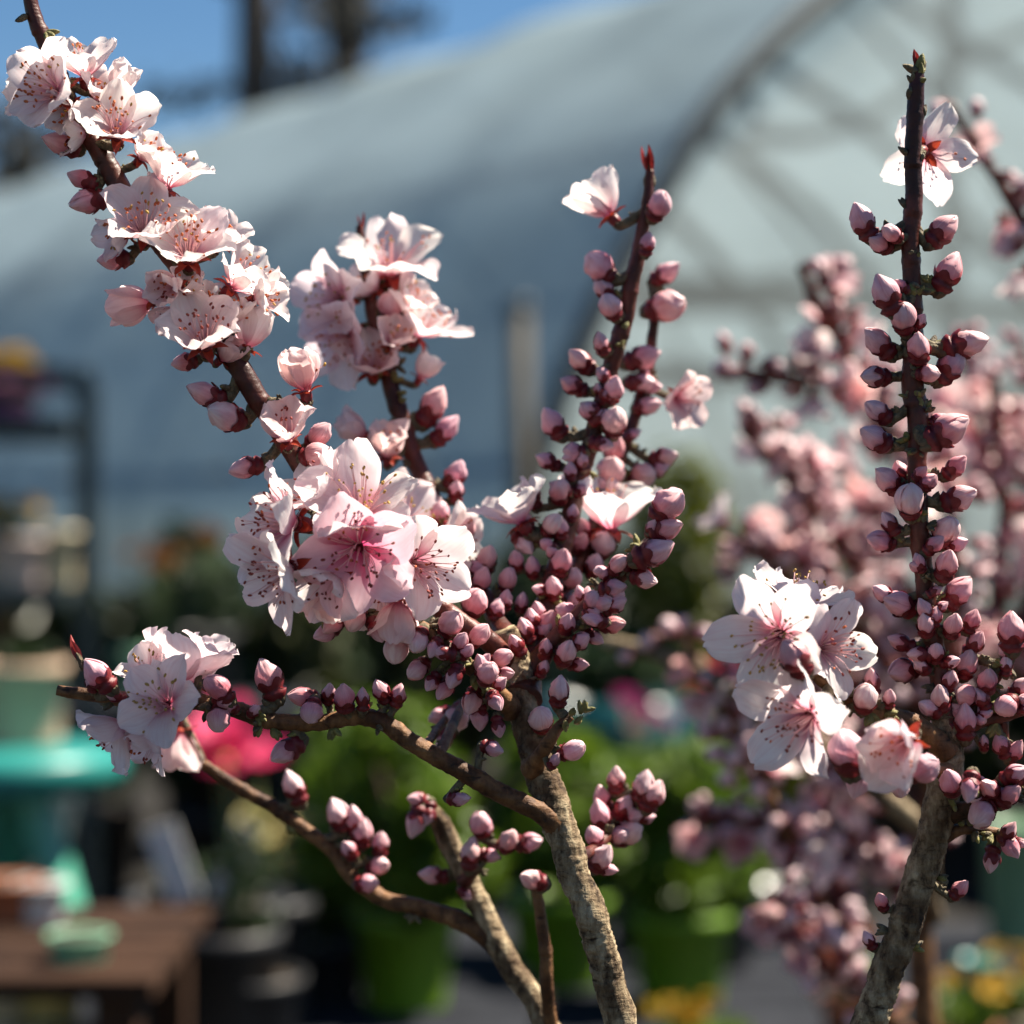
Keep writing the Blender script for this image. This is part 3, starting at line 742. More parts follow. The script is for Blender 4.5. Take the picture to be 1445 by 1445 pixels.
buR = [
 (1216, 312, 54, 122, 1, 85, 3), (1241, 343, 44, 160, 1, 50, 0), (1331, 325, 60, 44, 1, 85, 0), (1339, 383, 62, 62, 1, 80, 0), (1250, 414, 58, 118, 1, 85, 3), (1274, 448, 54, 108, 2, 40, 0), (1239, 483, 54, 138, 1, 80, 3), (1297, 490, 50, 95, 1, 40, 0), (1364, 484, 62, 18, 1, 85, 1), (1342, 516, 58, 50, 1, 80, 0), (1234, 532, 46, 180, 0, 60, 0), (1238, 579, 52, 140, 1, 75, 3), (1234, 618, 54, 152, 1, 70, 3), (1339, 608, 62, 30, 1, 80, 0), (1349, 659, 48, 42, 1, 75, 2), (1253, 677, 48, 140, 1, 70, 0), (1272, 668, 42, 110, 0, 95), (1284, 706, 52, 100, 2, 40, 1), (1354, 703, 58, 20, 1, 80, 1), (1255, 738, 42, 125, 0, 80, 3), (1242, 764, 50, 172, 1, 60, 2), (1334, 748, 54, 72, 2, 55, 1), (1350, 768, 36, 20, 1), (1337, 796, 50, 78, 1, 60, 0), (1352, 835, 52, 50, 1, 75, 0), (1246, 838, 40, 150, 1), (1268, 852, 54, 160, 1, 65, 0), (1307, 881, 46, 100, 1, 35, 0), (1345, 881, 46, 88, 1, 35, 0), (1372, 876, 42, 70, 1, 70, 2), (1271, 907, 42, 158, 0), (1377, 907, 40, 60, 0), (1274, 946, 48, 185, 0, 45, 2), (1365, 937, 48, 80, 1, 50, 0), (1393, 960, 42, 92, 1, 60, 2), (1320, 920, 36, 100, 0, 50), (1300, 940, 34, 140, 0, 50), (1340, 960, 36, 80, 0, 50),
 (1428, 890, 58, 92, 1, 80, 0), (1420, 938, 32, 90, 0), (1420, 996, 46, 210, 2, 50, 0), (1440, 970, 40, 40, 1), (1327, 984, 50, 108, 1, 65, 1), (1362, 1017, 54, 92, 1, 80, 0), (1197, 1060, 72, 98, 2, 80, 3, -.016), (1302, 1084, 54, 30, 2, 60, 3, -.02), (1212, 1104, 52, 250, 1, 70, 3), (1270, 1108, 44, 262, 2, 60, 0), (1340, 1104, 48, 118, 1, 60, 3, -.02), (1368, 1112, 46, 250, 1, 60, 3, -.02), (1412, 1052, 38, 120, 0), (1433, 1060, 42, 60, 1, 60, 2), (1388, 1048, 26, 100, 0), (1431, 1092, 44, 30, 0, 70), (1397, 1113, 44, 140, 0, 50), (1424, 1121, 44, 60, 1, 50, 2), (1385, 1148, 46, 220, 2, 30, 1), (1423, 1174, 42, 60, 0), (1426, 1194, 42, 300, 1, 60, 2), (1400, 1213, 38, 260, 0), (1438, 1190, 30, 330, 0),
 (1244, 1272, 32, 110, 1, 70, 2), (1226, 1326, 32, 120, 0, 80), (1354, 1255, 32, 50, 1, 80, 2), (1121, 928, 62, 125, 0, 70, 2, -.026), (1222, 985, 44, 80, 2, 60, 4), (1230, 962, 44, 100, 0, 70, 2), (1385, 985, 34, 120, 0), (1255, 985, 36, 90, 1),
]
grow_blossoms(rootR, RS, blR)
buR += extra(r1, .0, .32, 14) + extra(r1, .3, .75, 8, (14, 30), (26, 36)) + extra(r3, .2, .9, 8) + extra(r4, .3, .9, 7) + extra(r5, .3, 1, 5)
grow_buds(rootR, RS, buR)
shoot(rootR, 1296, 98, 90, 32, .60, 5); r1.node(at(1295, 102, .6), Vector((0, 0, 1)), .0034, False, 7); r1.node(at(1294, 118, .6), Vector((0, 0, 1)), .0026, True, 5)
for (x, y, a) in ((1280, 215, 190), (1296, 225, 20), (1279, 292, 185), (1284, 140, 170), (1300, 160, 10), (1300, 120, 60), (1286, 120, 120), (1305, 570, 10), (1282, 345, 250), (1292, 345, 270), (1295, 640, 300)):
    s_, i_, _ = nearest([r1], x, y); r1.node(s_.P[i_] + face(a, 70) * s_.R[i_] * .9, Vector((0, 0, 1)) + face(a, 70) * .3, .0021, False, 2)
for (x, y, a) in ((1303, 1360, 10), (1240, 1300, 170), (1325, 1240, 350)):
    s_, i_, _ = nearest([trunkR], x, y); trunkR.node(s_.P[i_] + face(a, 80) * s_.R[i_], face(a, 80), .0024, False, 5)
for st, lo, hi, n in ((r1, .0, .72, 34), (r3, .1, .9, 10), (r4, .1, .95, 10), (r5, .15, .95, 8), (r2, .2, .9, 8), (r6, .3, 1, 6)):
    for k in range(n):
        i_ = int((lo + (hi - lo) * rnd.random()) * (len(st.P) - 1)); f_ = face(rnd.uniform(0, 360), rnd.uniform(30, 90))
        st.node(st.P[i_] + f_ * st.R[i_] * 1.05, f_, rnd.uniform(.0016, .0028), rnd.random() < .2, 4)
finish(rootR, RS)

# ------------------------------------------------------------------ blurred peach tree behind
BD = 1.0
rootB = thing('peach_tree', (0.24, 1.05, 0.30), 'out of focus peach tree behind the right trunk, crowded with dusty pink blossom', 'tree')
def BSt(name, m, pts, **k): return Stem(name, m, pts, step=.004, n=10, nz=.0004, base=BD, **k)
BS = [
 BSt('trunk', M_BROWN, [(1410, 2700, .05, 26), (1330, 1800, .05, 24), (1305, 1440, .05, 20), (1300, 1300, .05, 18), (1312, 1100, .05, 16), (1300, 900, .05, 12)]),
 BSt('branch', M_MAROON, [(1320, 860, .05, 10), (1290, 720, .02, 10), (1232, 570, 0, 9), (1185, 480, 0, 9), (1150, 420, -.02, 8), (1128, 375, -.02, 6)]),
 BSt('branch', M_MAROON, [(1300, 680, .04, 9), (1205, 560, .0, 9), (1110, 535, -.03, 9), (1015, 522, -.03, 8)]),
 BSt('branch', M_MAROON, [(1440, 900, .0, 10), (1500, 620, .0, 10), (1480, 400, -.05, 9), (1440, 310, -.06, 9), (1390, 225, -.06, 8), (1342, 145, -.06, 6)]),
 BSt('branch', M_MAROON, [(1305, 1010, .05, 10), (1260, 880, .08, 10), (1180, 760, .05, 9), (1115, 680, .03, 8), (1050, 605, .02, 6)]),
 BSt('branch', M_MAROON, [(1310, 1100, .05, 11), (1385, 930, .08, 10), (1415, 760, .10, 9), (1412, 640, .10, 9), (1398, 520, .08, 7)]),
 BSt('branch', M_BROWN, [(1305, 1480, .05, 12), (1210, 1390, .02, 12), (1145, 1240, 0, 11), (1065, 1090, -.02, 10), (1005, 965, -.02, 9), (950, 875, 0, 7)]),
 BSt('branch', M_MAROON, [(1200, 1330, .02, 9), (1150, 1230, .05, 8), (1080, 1170, .06, 8), (985, 1160, .06, 7)]),
 BSt('branch', M_MAROON, [(1240, 1430, .02, 9), (1170, 1360, -.02, 8), (1120, 1300, -.03, 7), (1085, 1255, -.03, 6)]),
 BSt('branch', M_MAROON, [(1300, 1000, .05, 9), (1215, 895, .02, 9), (1125, 825, .02, 8), (1035, 755, .0, 6)]),
 BSt('branch', M_BARK, [(1312, 1290, .05, 14), (1300, 1180, -.04, 15), (1228, 1110, -.06, 15), (1105, 1015, -.04, 13), (1000, 955, -.02, 13), (925, 922, 0, 12), (850, 905, .02, 9)]),
 BSt('branch', M_MAROON, [(1310, 1150, .05, 9), (1240, 1050, .05, 9), (1150, 960, .05, 8), (1090, 900, .05, 6)]),
 BSt('branch', M_MAROON, [(1330, 1000, .05, 9), (1350, 800, .02, 9), (1330, 640, .06, 8), (1310, 560, .06, 6)]),
 BSt('branch', M_MAROON, [(1440, 1000, .05, 9), (1452, 780, .08, 9), (1440, 600, .1, 7)]),
 BSt('twig', M_MAROON, [(1240, 880, .06, 8), (1160, 800, .12, 7), (1090, 760, .14, 6), (1040, 800, .14, 5)]),
 BSt('twig', M_MAROON, [(1180, 760, .05, 7), (1120, 660, .10, 6), (1090, 590, .12, 5)]),
 BSt('twig', M_MAROON, [(1260, 880, .08, 7), (1240, 740, .14, 7), (1190, 640, .16, 5)]),
 BSt('twig', M_MAROON, [(1412, 700, .1, 7), (1380, 600, .16, 6), (1360, 480, .18, 5)]),
 BSt('twig', M_MAROON, [(1145, 1240, 0, 8), (1190, 1120, .1, 7), (1200, 1000, .14, 5)]),
 BSt('twig', M_MAROON, [(1065, 1090, -.02, 7), (1110, 1010, .06, 6), (1130, 930, .1, 5)]),
 BSt('twig', M_MAROON, [(1452, 780, .08, 7), (1500, 700, .12, 6), (1440, 480, .14, 5)]),
 BSt('branch', M_MAROON, [(1290, 1300, .05, 9), (1240, 1210, .02, 8), (1190, 1140, .0, 7), (1160, 1080, .0, 6)]),
]
def along(st, tmin, tmax):
    i = int((tmin + (tmax - tmin) * rnd.random()) * (len(st.P) - 1)); return i
M_BPET = M_PETAL
bmeshes = []
for k in range(6):
    petals, S_, C = blossom_parts(1.0, rnd.uniform(.4, .85), 900 + k, 0, 0, .48, thin=True)
    mb = MB()
    for pm in petals: mb.add(pm.v, pm.f, 0, pm.uv)
    o0 = len(mb.v); mb.v.extend(C.v); mb.uv.extend(C.uv)
    for ff, mm in zip(C.f, C.m): mb.f.append(tuple(q + o0 for q in ff)); mb.m.append(1 + min(mm, 1))
    o = mb.build('blossom', [M_PETAL, M_CALYX, M_SEPAL], uv=True); bmeshes.append(o.data); bpy.data.objects.remove(o)
BCOL = [(0.82, 0.60, 0.59), (0.86, 0.70, 0.68), (0.74, 0.48, 0.47), (0.90, 0.83, 0.82), (0.82, 0.66, 0.68)]
for k in range(96):
    st = BS[1 + k % (len(BS) - 1)]
    if st is BS[10] and rnd.random() < .75: st = BS[rnd.choice((4, 6, 7, 9, 11, 12))]
    i = along(st, .25, 1.0)
    f = face(rnd.uniform(0, 360), rnd.uniform(15, 110))
    R = rnd.uniform(.0105, .0155)
    p = st.P[i] + f * (st.R[i] + R * .45) + Vector((rnd.uniform(-1, 1), rnd.uniform(-1, 1), rnd.uniform(-1, 1))) * .008
    o = bpy.data.objects.new('blossom', bmeshes[k % 6]); COL.objects.link(o); o.parent = rootB
    o.matrix_local = root_inv(rootB) @ (Matrix.Translation(p) @ (frame(f, rnd.uniform(0, 6)) * R).to_4x4())
    o.color = (*rnd.choice(BCOL), 1)
rest = MB()
for k in range(900):
    st = BS[1 + k % (len(BS) - 1)]
    if st is BS[10] and rnd.random() < .8: st = BS[rnd.choice((4, 6, 7, 9, 11, 12, 13, 14))]
    i = along(st, .12, 1.0)
    f = face(rnd.uniform(-30, 210), rnd.uniform(40, 110))
    Lw = rnd.uniform(.008, .0115)
    p = st.P[i] + f * (st.R[i] * .8)
    M = Matrix.Translation(p + f * .003 + Vector((rnd.uniform(-1, 1), rnd.uniform(-1, 1), rnd.uniform(-1, 1))) * .006) @ (frame(f, rnd.uniform(0, 6)) * Lw).to_4x4()
    kd = rnd.choice((0, 1, 1, 2, 2))
    pd, cd, PM, CM = bud_mesh(kd, k % 5)
    if k < 96:
        o = bpy.data.objects.new('bud', pd); COL.objects.link(o); o.parent = rootB; o.matrix_local = root_inv(rootB) @ M
        o.color = (*rnd.choice(((.84, .62, .62), (.80, .54, .54), (.88, .74, .74))), 1)
        c = bpy.data.objects.new('calyx', cd); COL.objects.link(c); c.parent = o
    else:
        rest.add([M @ Vector(v) for v in PM.v], PM.f, 0, PM.uv)
        o0 = len(rest.v)
        rest.v.extend([tuple(M @ Vector(v)) for v in CM.v]); rest.uv.extend(CM.uv)
        for ff, mm in zip(CM.f, CM.m): rest.f.append(tuple(q + o0 for q in ff)); rest.m.append(1)
o = rest.build('small_buds', [M_BUD, M_CALYXB], rootB, uv=True); o.color = (.83, .61, .61, 1); o.matrix_local = root_inv(rootB); o['kind'] = 'stuff'
finish(rootB, BS)

# ------------------------------------------------------------------ nursery pots and shrubs
M_BLACK = simple('black_plastic', (0.022, 0.022, 0.024), rough=0.45, scale=40)
M_SOIL = simple('soil', (0.05, 0.035, 0.022), (0.02, 0.014, 0.01), rough=.95, scale=90, bump=.8)
def pot_mat(name, c, rough=.45): return simple(name, c, tuple(x * .82 for x in c), rough=rough, scale=25)
M_LIME = simple('lime_plastic', (0.20, 0.36, 0.025), (0.16, 0.30, 0.02), rough=.4, scale=20, trans=.25)
M_CREAM = pot_mat('cream_glaze', (.62, .52, .33)); M_BLUSHP = pot_mat('blush_glaze', (.60, .44, .38)); M_TERRA = pot_mat('terracotta', (.36, .12, .055), .8)
M_TEALP = pot_mat('dark_teal_glaze', (.006, .055, .062), .3); M_WHITEP = pot_mat('white_glaze', (.68, .68, .66), .3); M_MOSS = pot_mat('moss_glaze', (.17, .30, .17), .5); M_MINT = pot_mat('mint_glaze', (.22, .48, .30), .35)
M_STEM = simple('green_stem', (.08, .13, .03), rough=.7, scale=60)
M_WOODY = simple('shrub_stem', (.07, .045, .025), rough=.9, scale=60)

def pot(root, r, h, m, taper=.78, rim=.012, name='pot', soil=True):
    mb = MB()
    mb.lathe([(0.001, 0), (r * taper, 0), (r * taper * 1.01, h * .02), (r * .97, h * .86), (r * 1.05, h * .87), (r * 1.06, h), (r * .97, h), (r * .95, h * .9), (r * .93, h * .9)], 28)
    mb.build(name, m, root)
    if soil:
        mb = MB(); mb.lathe([(r * .945, h * .91), (r * .5, h * .925), (.001, h * .93)], 20); mb.build('soil', M_SOIL, root)

def leafmat(name, a, b, trans=.35, rough=.45): return simple(name, a, b, rough=rough, scale=30, trans=trans, detail=2)
M_DKLEAF = leafmat('leaf_dark', (.030, .055, .014), (.010, .022, .008), .2)
M_OLLEAF = leafmat('leaf_olive', (.060, .070, .014), (.022, .030, .008), .25)
M_YGLEAF = leafmat('leaf_yellow_green', (.16, .24, .016), (.05, .11, .010), .4)
M_BUSH = leafmat('leaf_bush', (.15, .165, .014), (.06, .075, .008), .4)
M_MIDLEAF = leafmat('leaf_mid', (.07, .13, .025), (.03, .06, .012), .35)

def crown_mesh(n, rx, ry, rz, leaf, seed, lumps=9, fill=.55):
    r = random.Random(seed)
    mb = MB()
    C = []
    for k in range(lumps):
        v = Vector((r.gauss(0, 1), r.gauss(0, 1), r.gauss(0, 1))).normalized() * r.uniform(.35, .72)
        C.append((v, r.uniform(.28, .48)))
    for k in range(n):
        c, q = C[r.randrange(lumps)]
        v = c + Vector((r.gauss(0, 1), r.gauss(0, 1), r.gauss(0, 1))).normalized() * q * r.uniform(fill, 1.05)
        p = Vector((v.x * rx, v.y * ry, v.z * rz))
        F = frame((v + Vector((r.uniform(-1, 1), r.uniform(-1, 1), r.uniform(-1, 1))) * .9).normalized(), r.uniform(0, 6.28))
        l = leaf * r.uniform(.7, 1.3); w = l * .42
        mb.add([p + F @ Vector(q_) for q_ in ((0, -l, 0), (w, -l * .1, l * .12), (0, l, -l * .1), (-w, -l * .1, l * .12), (0, 0, -l * .05))],
               [(0, 1, 4), (1, 2, 4), (2, 3, 4), (3, 0, 4)])
    return mb

def shrub(name, base, label, cat, h_pot, r_pot, pm, rx, rz, lm, leaf, n, seed, group=None, lift=.8):
    t = thing(name, base, label, cat, group)
    pot(t, r_pot, h_pot, pm)
    mb = MB()
    for k in range(4):
        a = k * 1.7 + seed
        mb.tube([Vector((0, 0, h_pot * .9)), Vector((math.cos(a) * rx * .15, math.sin(a) * rx * .15, h_pot + rz * .6)), Vector((math.cos(a) * rx * .5, math.sin(a) * rx * .5, h_pot + rz * 1.3))], [.008, .006, .003], n=6)
    mb.build('stem', M_WOODY, t)
    crown_mesh(n, rx, rx, rz, leaf, seed).build('foliage', lm, t, smooth=False, loc=(0, 0, h_pot + rz * lift))
    return t

def flower_plant(name, base, label, cat, h_pot, r_pot, pm, fm, nfl, fr, height, spread, seed, lm=None, group=None, fshape='ball'):
    r = random.Random(seed)
    t = thing(name, base, label, cat, group)
    pot(t, r_pot, h_pot, pm)
    crown_mesh(260, spread, spread, height * .42, spread * .22, seed).build('foliage', lm or M_MIDLEAF, t, smooth=False, loc=(0, 0, h_pot + height * .35))
    for k in range(nfl):
        a, q = r.uniform(0, 6.28), spread * math.sqrt(r.random()) * .95
        top = Vector((math.cos(a) * q, math.sin(a) * q, h_pot + height * r.uniform(.78, 1.0)))
        mb = MB()
        mb.tube([Vector((top.x * .3, top.y * .3, h_pot * .9)), top], [.002, .0015], n=5)
        st = mb.build('stem', M_STEM, t)
        mb = MB()
        up = (top - Vector((0, 0, h_pot + height * .3))).normalized()
        F = frame((up + Vector((0, -.5, 0))).normalized(), r.uniform(0, 6))
        for j in range(9 if fshape == 'ball' else 5):
            p = MB(); petal(p, fr, j * (2.4 if fshape == 'ball' else 2 * PI / 5), r.uniform(.35, .9) if fshape == 'ball' else .75, r, .5, thin=True)
            mb.add([top + F @ Vector(v) for v in p.v], p.f, 0)
        mb.ell(top + F @ Vector((0, 0, fr * .15)), (fr * .18,) * 3, None, 1, 6, 4)
        mb.build('flower', [fm, M_ANTHY], t)
    return t

M_ORANGE = simple('flower_orange', (.62, .20, .015), (.5, .11, .01), rough=.6, trans=.3)
M_RUST = simple('flower_rust', (.24, .10, .015), (.16, .055, .01), rough=.6, trans=.3)
M_YELLOW = simple('flower_yellow', (.58, .40, .04), (.45, .25, .02), rough=.6, trans=.3)
M_PALEY = simple('flower_pale_yellow', (.66, .58, .28), (.5, .42, .14), rough=.6, trans=.3)
M_PINKF = simple('flower_hot_pink', (.72, .075, .20), (.62, .04, .14), rough=.55, trans=.4)
M_MAG = simple('flower_magenta', (.42, .05, .20), (.28, .03, .13), rough=.6, trans=.3)
M_PURP = simple('flower_purple', (.14, .03, .20), (.07, .015, .13), rough=.6, trans=.2)
M_MAUVE = simple('flower_mauve', (.40, .16, .32), (.30, .1, .25), rough=.6, trans=.2)

# pots of the two near trees and the one behind
def tree_pot(x, y, label):
    t = thing('plant_pot', (x, y, 0), label, 'plant pot'); pot(t, .125, .325, M_BLACK, .8)
tree_pot(-.13, .60, 'black nursery pot under the leaning left peach trunk')
tree_pot(.17, .60, 'black nursery pot under the straight stemmed peach tree')
tree_pot(.24, 1.05, 'black nursery pot under the out of focus peach tree')

# ---- greenhouse
def film(name, base, tr, gl, sc):
    m, nt, out = mat(name)
    tc = N(nt, 'ShaderNodeTexCoord')
    nz = N(nt, 'ShaderNodeTexNoise', Scale=sc * 2, Detail=8.0, Roughness=.65); nt.links.new(tc.outputs['Object'], nz.inputs['Vector'])
    col = ramp(nt, nz.outputs[0], [(.32, tuple(x * .66 for x in base)), (.62, base)])
    d = N(nt, 'ShaderNodeBsdfDiffuse'); nt.links.new(col, d.inputs[0])
    t = N(nt, 'ShaderNodeBsdfTranslucent'); nt.links.new(col, t.inputs[0])
    m1 = N(nt, 'ShaderNodeMixShader', Fac=.5); nt.links.new(d.outputs[0], m1.inputs[1]); nt.links.new(t.outputs[0], m1.inputs[2])
    tp = N(nt, 'ShaderNodeBsdfTransparent'); tp.inputs[0].default_value = (.85, .9, .92, 1)
    m2 = N(nt, 'ShaderNodeMixShader', Fac=tr); nt.links.new(m1.outputs[0], m2.inputs[1]); nt.links.new(tp.outputs[0], m2.inputs[2])
    g = N(nt, 'ShaderNodeBsdfGlossy', Roughness=.25); g.inputs[0].default_value = (.8, .85, .9, 1)
    m3 = N(nt, 'ShaderNodeMixShader', Fac=gl); nt.links.new(m2.outputs[0], m3.inputs[1]); nt.links.new(g.outputs[0], m3.inputs[2])
    bp = N(nt, 'ShaderNodeBump', Strength=.25, Distance=.05); nt.links.new(nz.outputs[0], bp.inputs['Height']); nt.links.new(bp.outputs[0], g.inputs['Normal'])
    nt.links.new(m3.outputs[0], out.inputs[0])
    return m
M_FILM = film('polythene', (.40, .50, .545), .07, .10, .35)
M_FILME = film('polythene_end', (.74, .74, .66), .42, .04, .5)
M_STEEL = simple('galvanised_tube', (.11, .14, .145), (.08, .10, .105), rough=.5, scale=12)
M_DKSTEEL = simple('dark_clip_strip', (.055, .065, .065), rough=.5, scale=12)
gh = thing('greenhouse', (0.07, 9.0, 0), 'large arched polythene tunnel greenhouse filling the background behind the blossoms', 'greenhouse')
gh.rotation_euler = (0, 0, math.atan2(.58, .82))     # local x runs along the end wall, local y down the tunnel
prof = [(0, 0), (0, .5), (0, .95), (.05, 1.24), (.27, 1.72), (.51, 2.10), (.91, 2.68), (1.30, 3.08), (1.73, 3.42), (2.2, 3.78), (2.75, 4.14), (3.3, 4.36)]
def smooth_prof(p):
    q = catmull([(a, 0, b, 0, 1) for a, b in p], .12)
    q = [(a[0], a[2]) for a in q]
    return q + [(6.6 - a, b) for a, b in reversed(q[:-1])]
PR = smooth_prof(prof)
LEN = 44.0
mb = MB()
rows = []
ny = 89
for i in range(ny):
    y = LEN * i / (ny - 1)
    sag = .06 * abs(math.sin(PI * y / 2.0))
    rows.append([Vector((x + (sag * .5 if x < 3.3 else -sag * .5) * (h > .6), y, h - sag * (h > 1))) for x, h in PR])
mb.grid(rows, 0)
mb.build('cover', M_FILM, gh)
mb = MB()
bot = [Vector((x, -.02, 0)) for x, h in PR]; top = [Vector((x, -.02, h - .01)) for x, h in PR]
rows = [[b * (1 - t) + a * t for a, b in zip(top, bot)] for t in [k / 6 for k in range(7)]]
mb.grid(rows, 0); mb.build('end_wall', M_FILME, gh)
for k in range(23):
    mb = MB(); y = 2.0 * k
    mb.tube([Vector((3.3 + (x - 3.3) * .985, y + .05, max(0, h * .985))) for x, h in PR], .028, n=8)
    mb.build('hoop', M_STEEL, gh)
mb = MB(); mb.tube([Vector((3.3 + (x - 3.3) * 1.005, -.05, h * 1.004)) for x, h in PR], .06, n=8); mb.build('clip_strip', M_DKSTEEL, gh)
for (x, h) in ((3.3, 4.22), (1.1, 2.75), (5.5, 2.75), (.12, 1.2), (6.48, 1.2)):
    mb = MB(); mb.tube([Vector((x, .06, h)), Vector((x, LEN, h))], .04, n=6); mb.build('purlin', M_STEEL, gh)
for h in (1.62, 2.02):
    mb = MB(); mb.box((3.5, .12, h), (6.2 if h < 1.7 else 5.6, .05, .11)); mb.build('rail', M_STEEL, gh, smooth=False)
for x in (2.7, 4.3):
    mb = MB(); mb.box((x, .14, 1.9), (.09, .05, 3.8)); mb.build('door_post', M_STEEL, gh, smooth=False)
def on_end(px, py):
    a = (px - 722.5) * K
    t = (9 * a - .07) / (.8164 - .5775 * a); d = 9 + .5775 * t
    return Vector((t, .05, CAMZ - (py - 722.5) * K * d))
for line in (((1000, 185), (1080, 235), (1160, 300), (1235, 390), (1290, 490), (1320, 620)), ((958, 300), (1040, 390), (1110, 490), (1150, 600)),
             ((1085, 80), (1210, 160), (1330, 262), (1440, 380), (1500, 480)), ((1250, -20), (1390, 70), (1480, 125), (1560, 200)),
             ((1500, 25), (1400, 65), (1325, 105), (1240, 165), (1150, 192), (1060, 190)), ((1445, 440), (1330, 432), (1180, 430), (900, 432)), ((1062, 105), (1075, 170))):
    mb = MB(); mb.tube([on_end(*q) for q in line], .036, n=8); mb.build('brace', M_STEEL, gh)

# wooden post in front of the tunnel side
M_POSTW = simple('weathered_post', (.13, .115, .09), (.08, .07, .055), rough=.9, scale=20)
t = thing('wooden_post', at(733, 900, 8.0).xy.to_3d(), 'weathered wooden post standing against the tunnel side, behind the gap between the middle stems', 'post')
mb = MB(); mb.tube([Vector((0, 0, 0)), Vector((.01, 0, .9)), Vector((0, 0, 1.78))], [.045, .042, .04], n=10, nz=.004, nf=8); mb.build('post', M_POSTW, t)
mb = MB(); mb.lathe([(.001, 1.80), (.05, 1.79), (.05, 1.76), (.04, 1.75)], 10); mb.build('cap', M_DKSTEEL, t)

# ---- trees far behind
M_CONBARK = simple('conifer_bark', (.055, .048, .045), (.035, .03, .03), rough=.95, scale=3)
M_NEEDLE = simple('needles', (.055, .052, .044), (.03, .033, .03), rough=.8, scale=2)
def conifer(px, d, h, seed, label, spread=2.2, dens=26):
    r = random.Random(seed)
    p = at(px, 722, d)
    t = thing('conifer', (p.x, p.y, 0), label, 'tree', 'trees beyond the greenhouse')
    mb = MB(); mb.tube([Vector((0, 0, 0)), Vector((.1, 0, h * .4)), Vector((-.1, .1, h * .75)), Vector((0, 0, h))], [.40, .34, .22, .05], n=10); 
    fo = MB()
    for k in range(dens):
        z = h * (.30 + .68 * k / dens) + r.uniform(-.2, .2); a = r.uniform(0, 6.28)
        l = spread * (1.1 - .75 * k / dens) * r.uniform(.55, 1.1)
        e = Vector((math.cos(a) * l, math.sin(a) * l, z + r.uniform(-.5, .4)))
        mb.tube([Vector((0, 0, z)), e * .5 + Vector((0, 0, z)) * .5 + Vector((0, 0, .15)), e], [.06, .04, .015], n=5)
        for j in range(52):
            s = r.uniform(.25, 1.05)
            c = Vector((0, 0, z)).lerp(e, s) + Vector((r.gauss(0, .22), r.gauss(0, .22), r.gauss(0, .16)))
            F = frame(Vector((r.uniform(-1, 1), r.uniform(-1, 1), r.uniform(-.4, 1))).normalized(), r.uniform(0, 6))
            q = r.uniform(.12, .26)
            fo.add([c + F @ Vector(v) for v in ((-q, 0, 0), (0, -q * .35, 0), (q, 0, .03), (0, q * .35, 0))], [(0, 1, 2, 3)])
    mb.build('trunk', M_CONBARK, t); fo.build('crown', M_NEEDLE, t, smooth=False)
conifer(352, 34, 22, 3, 'dark bare trunked conifer against the blue sky, left of its pair behind the tunnel roof', 2.3, 34)
conifer(482, 36, 23, 5, 'dark shaggy conifer against the sky above the tunnel roof, right of its pair', 1.6, 60)
conifer(20, 40, 8.6, 8, 'low brown tree showing at the left edge just above the tunnel roof', 3.6, 40)

# ---- plant rack at far left
M_RACK = simple('rack_steel', (.035, .050, .052), rough=.5, scale=10)
rk = thing('plant_rack', (at(60, 722, 4.0).x, 4.0, 0), 'dark metal plant rack at the left edge holding pansies on its top shelf', 'rack', None, .17)
xr = at(118, 0, 4.0).x - at(60, 0, 4.0).x; xl = -1.15
for (x, y) in ((xr, 0), (xr, .45), (xl, 0), (xl, .45)):
    mb = MB(); mb.box((x, y, .635), (.032, .032, 1.27)); mb.build('post', M_RACK, rk, smooth=False)
for z in (1.155, .845, .42):
    y0 = -.03 if z > 1 else -.27
    mb = MB(); mb.box(((xr + xl) / 2 + (.0 if z > 1 else .0), (y0 + .475) / 2, z), (xr - xl - .05, .475 - y0, .022))
    for k in range(6): mb.box(((xr + xl) / 2, y0 + .03 + k * .08, z + .018), (xr - xl - .06, .03, .012))
    mb.build('shelf', M_RACK, rk, smooth=False)
for z in (1.262,):
    for y in (0, .45):
        mb = MB(); mb.box(((xr + xl) / 2, y, z), (xr - xl - .05, .02, .025)); mb.build('rail', M_RACK, rk, smooth=False)
z1, z2 = 1.155 + .025, .845 + .025
def bp(px, d, z): q = at(px, 722, d); return (q.x, d, z)
flower_plant('pansy', bp(6, 4.12, z1), 'yellow topped pansy in a purple pot on the top shelf of the rack', 'flower', .045, .045, M_PURP, M_YELLOW, 14, .022, .07, .065, 21)
flower_plant('pansy', bp(28, 4.0, z1), 'low mauve pansy at the front edge of the rack shelf', 'flower', .03, .032, M_MAUVE, M_MAUVE, 9, .016, .03, .05, 22)
flower_plant('marigold', bp(8, 4.3, z2), 'golden marigold in a blush pot on the middle shelf of the rack', 'flower', .07, .05, M_BLUSHP, M_YELLOW, 14, .022, .07, .06, 23)
def lone_pot(px, d, z, r, h, m, label, seed, lm=M_DKLEAF, group=None):
    t = thing('plant_pot', bp(px, d, z), label, 'plant pot', group); pot(t, r, h, m, .85)
    return t
lone_pot(34, 3.80, z2, .036, .085, M_BLUSHP, 'small blush glazed pot beside a taller cream pot on the rack', 1)
lone_pot(84, 3.84, z2, .034, .10, M_CREAM, 'small cream glazed pot beside the rack post', 2)

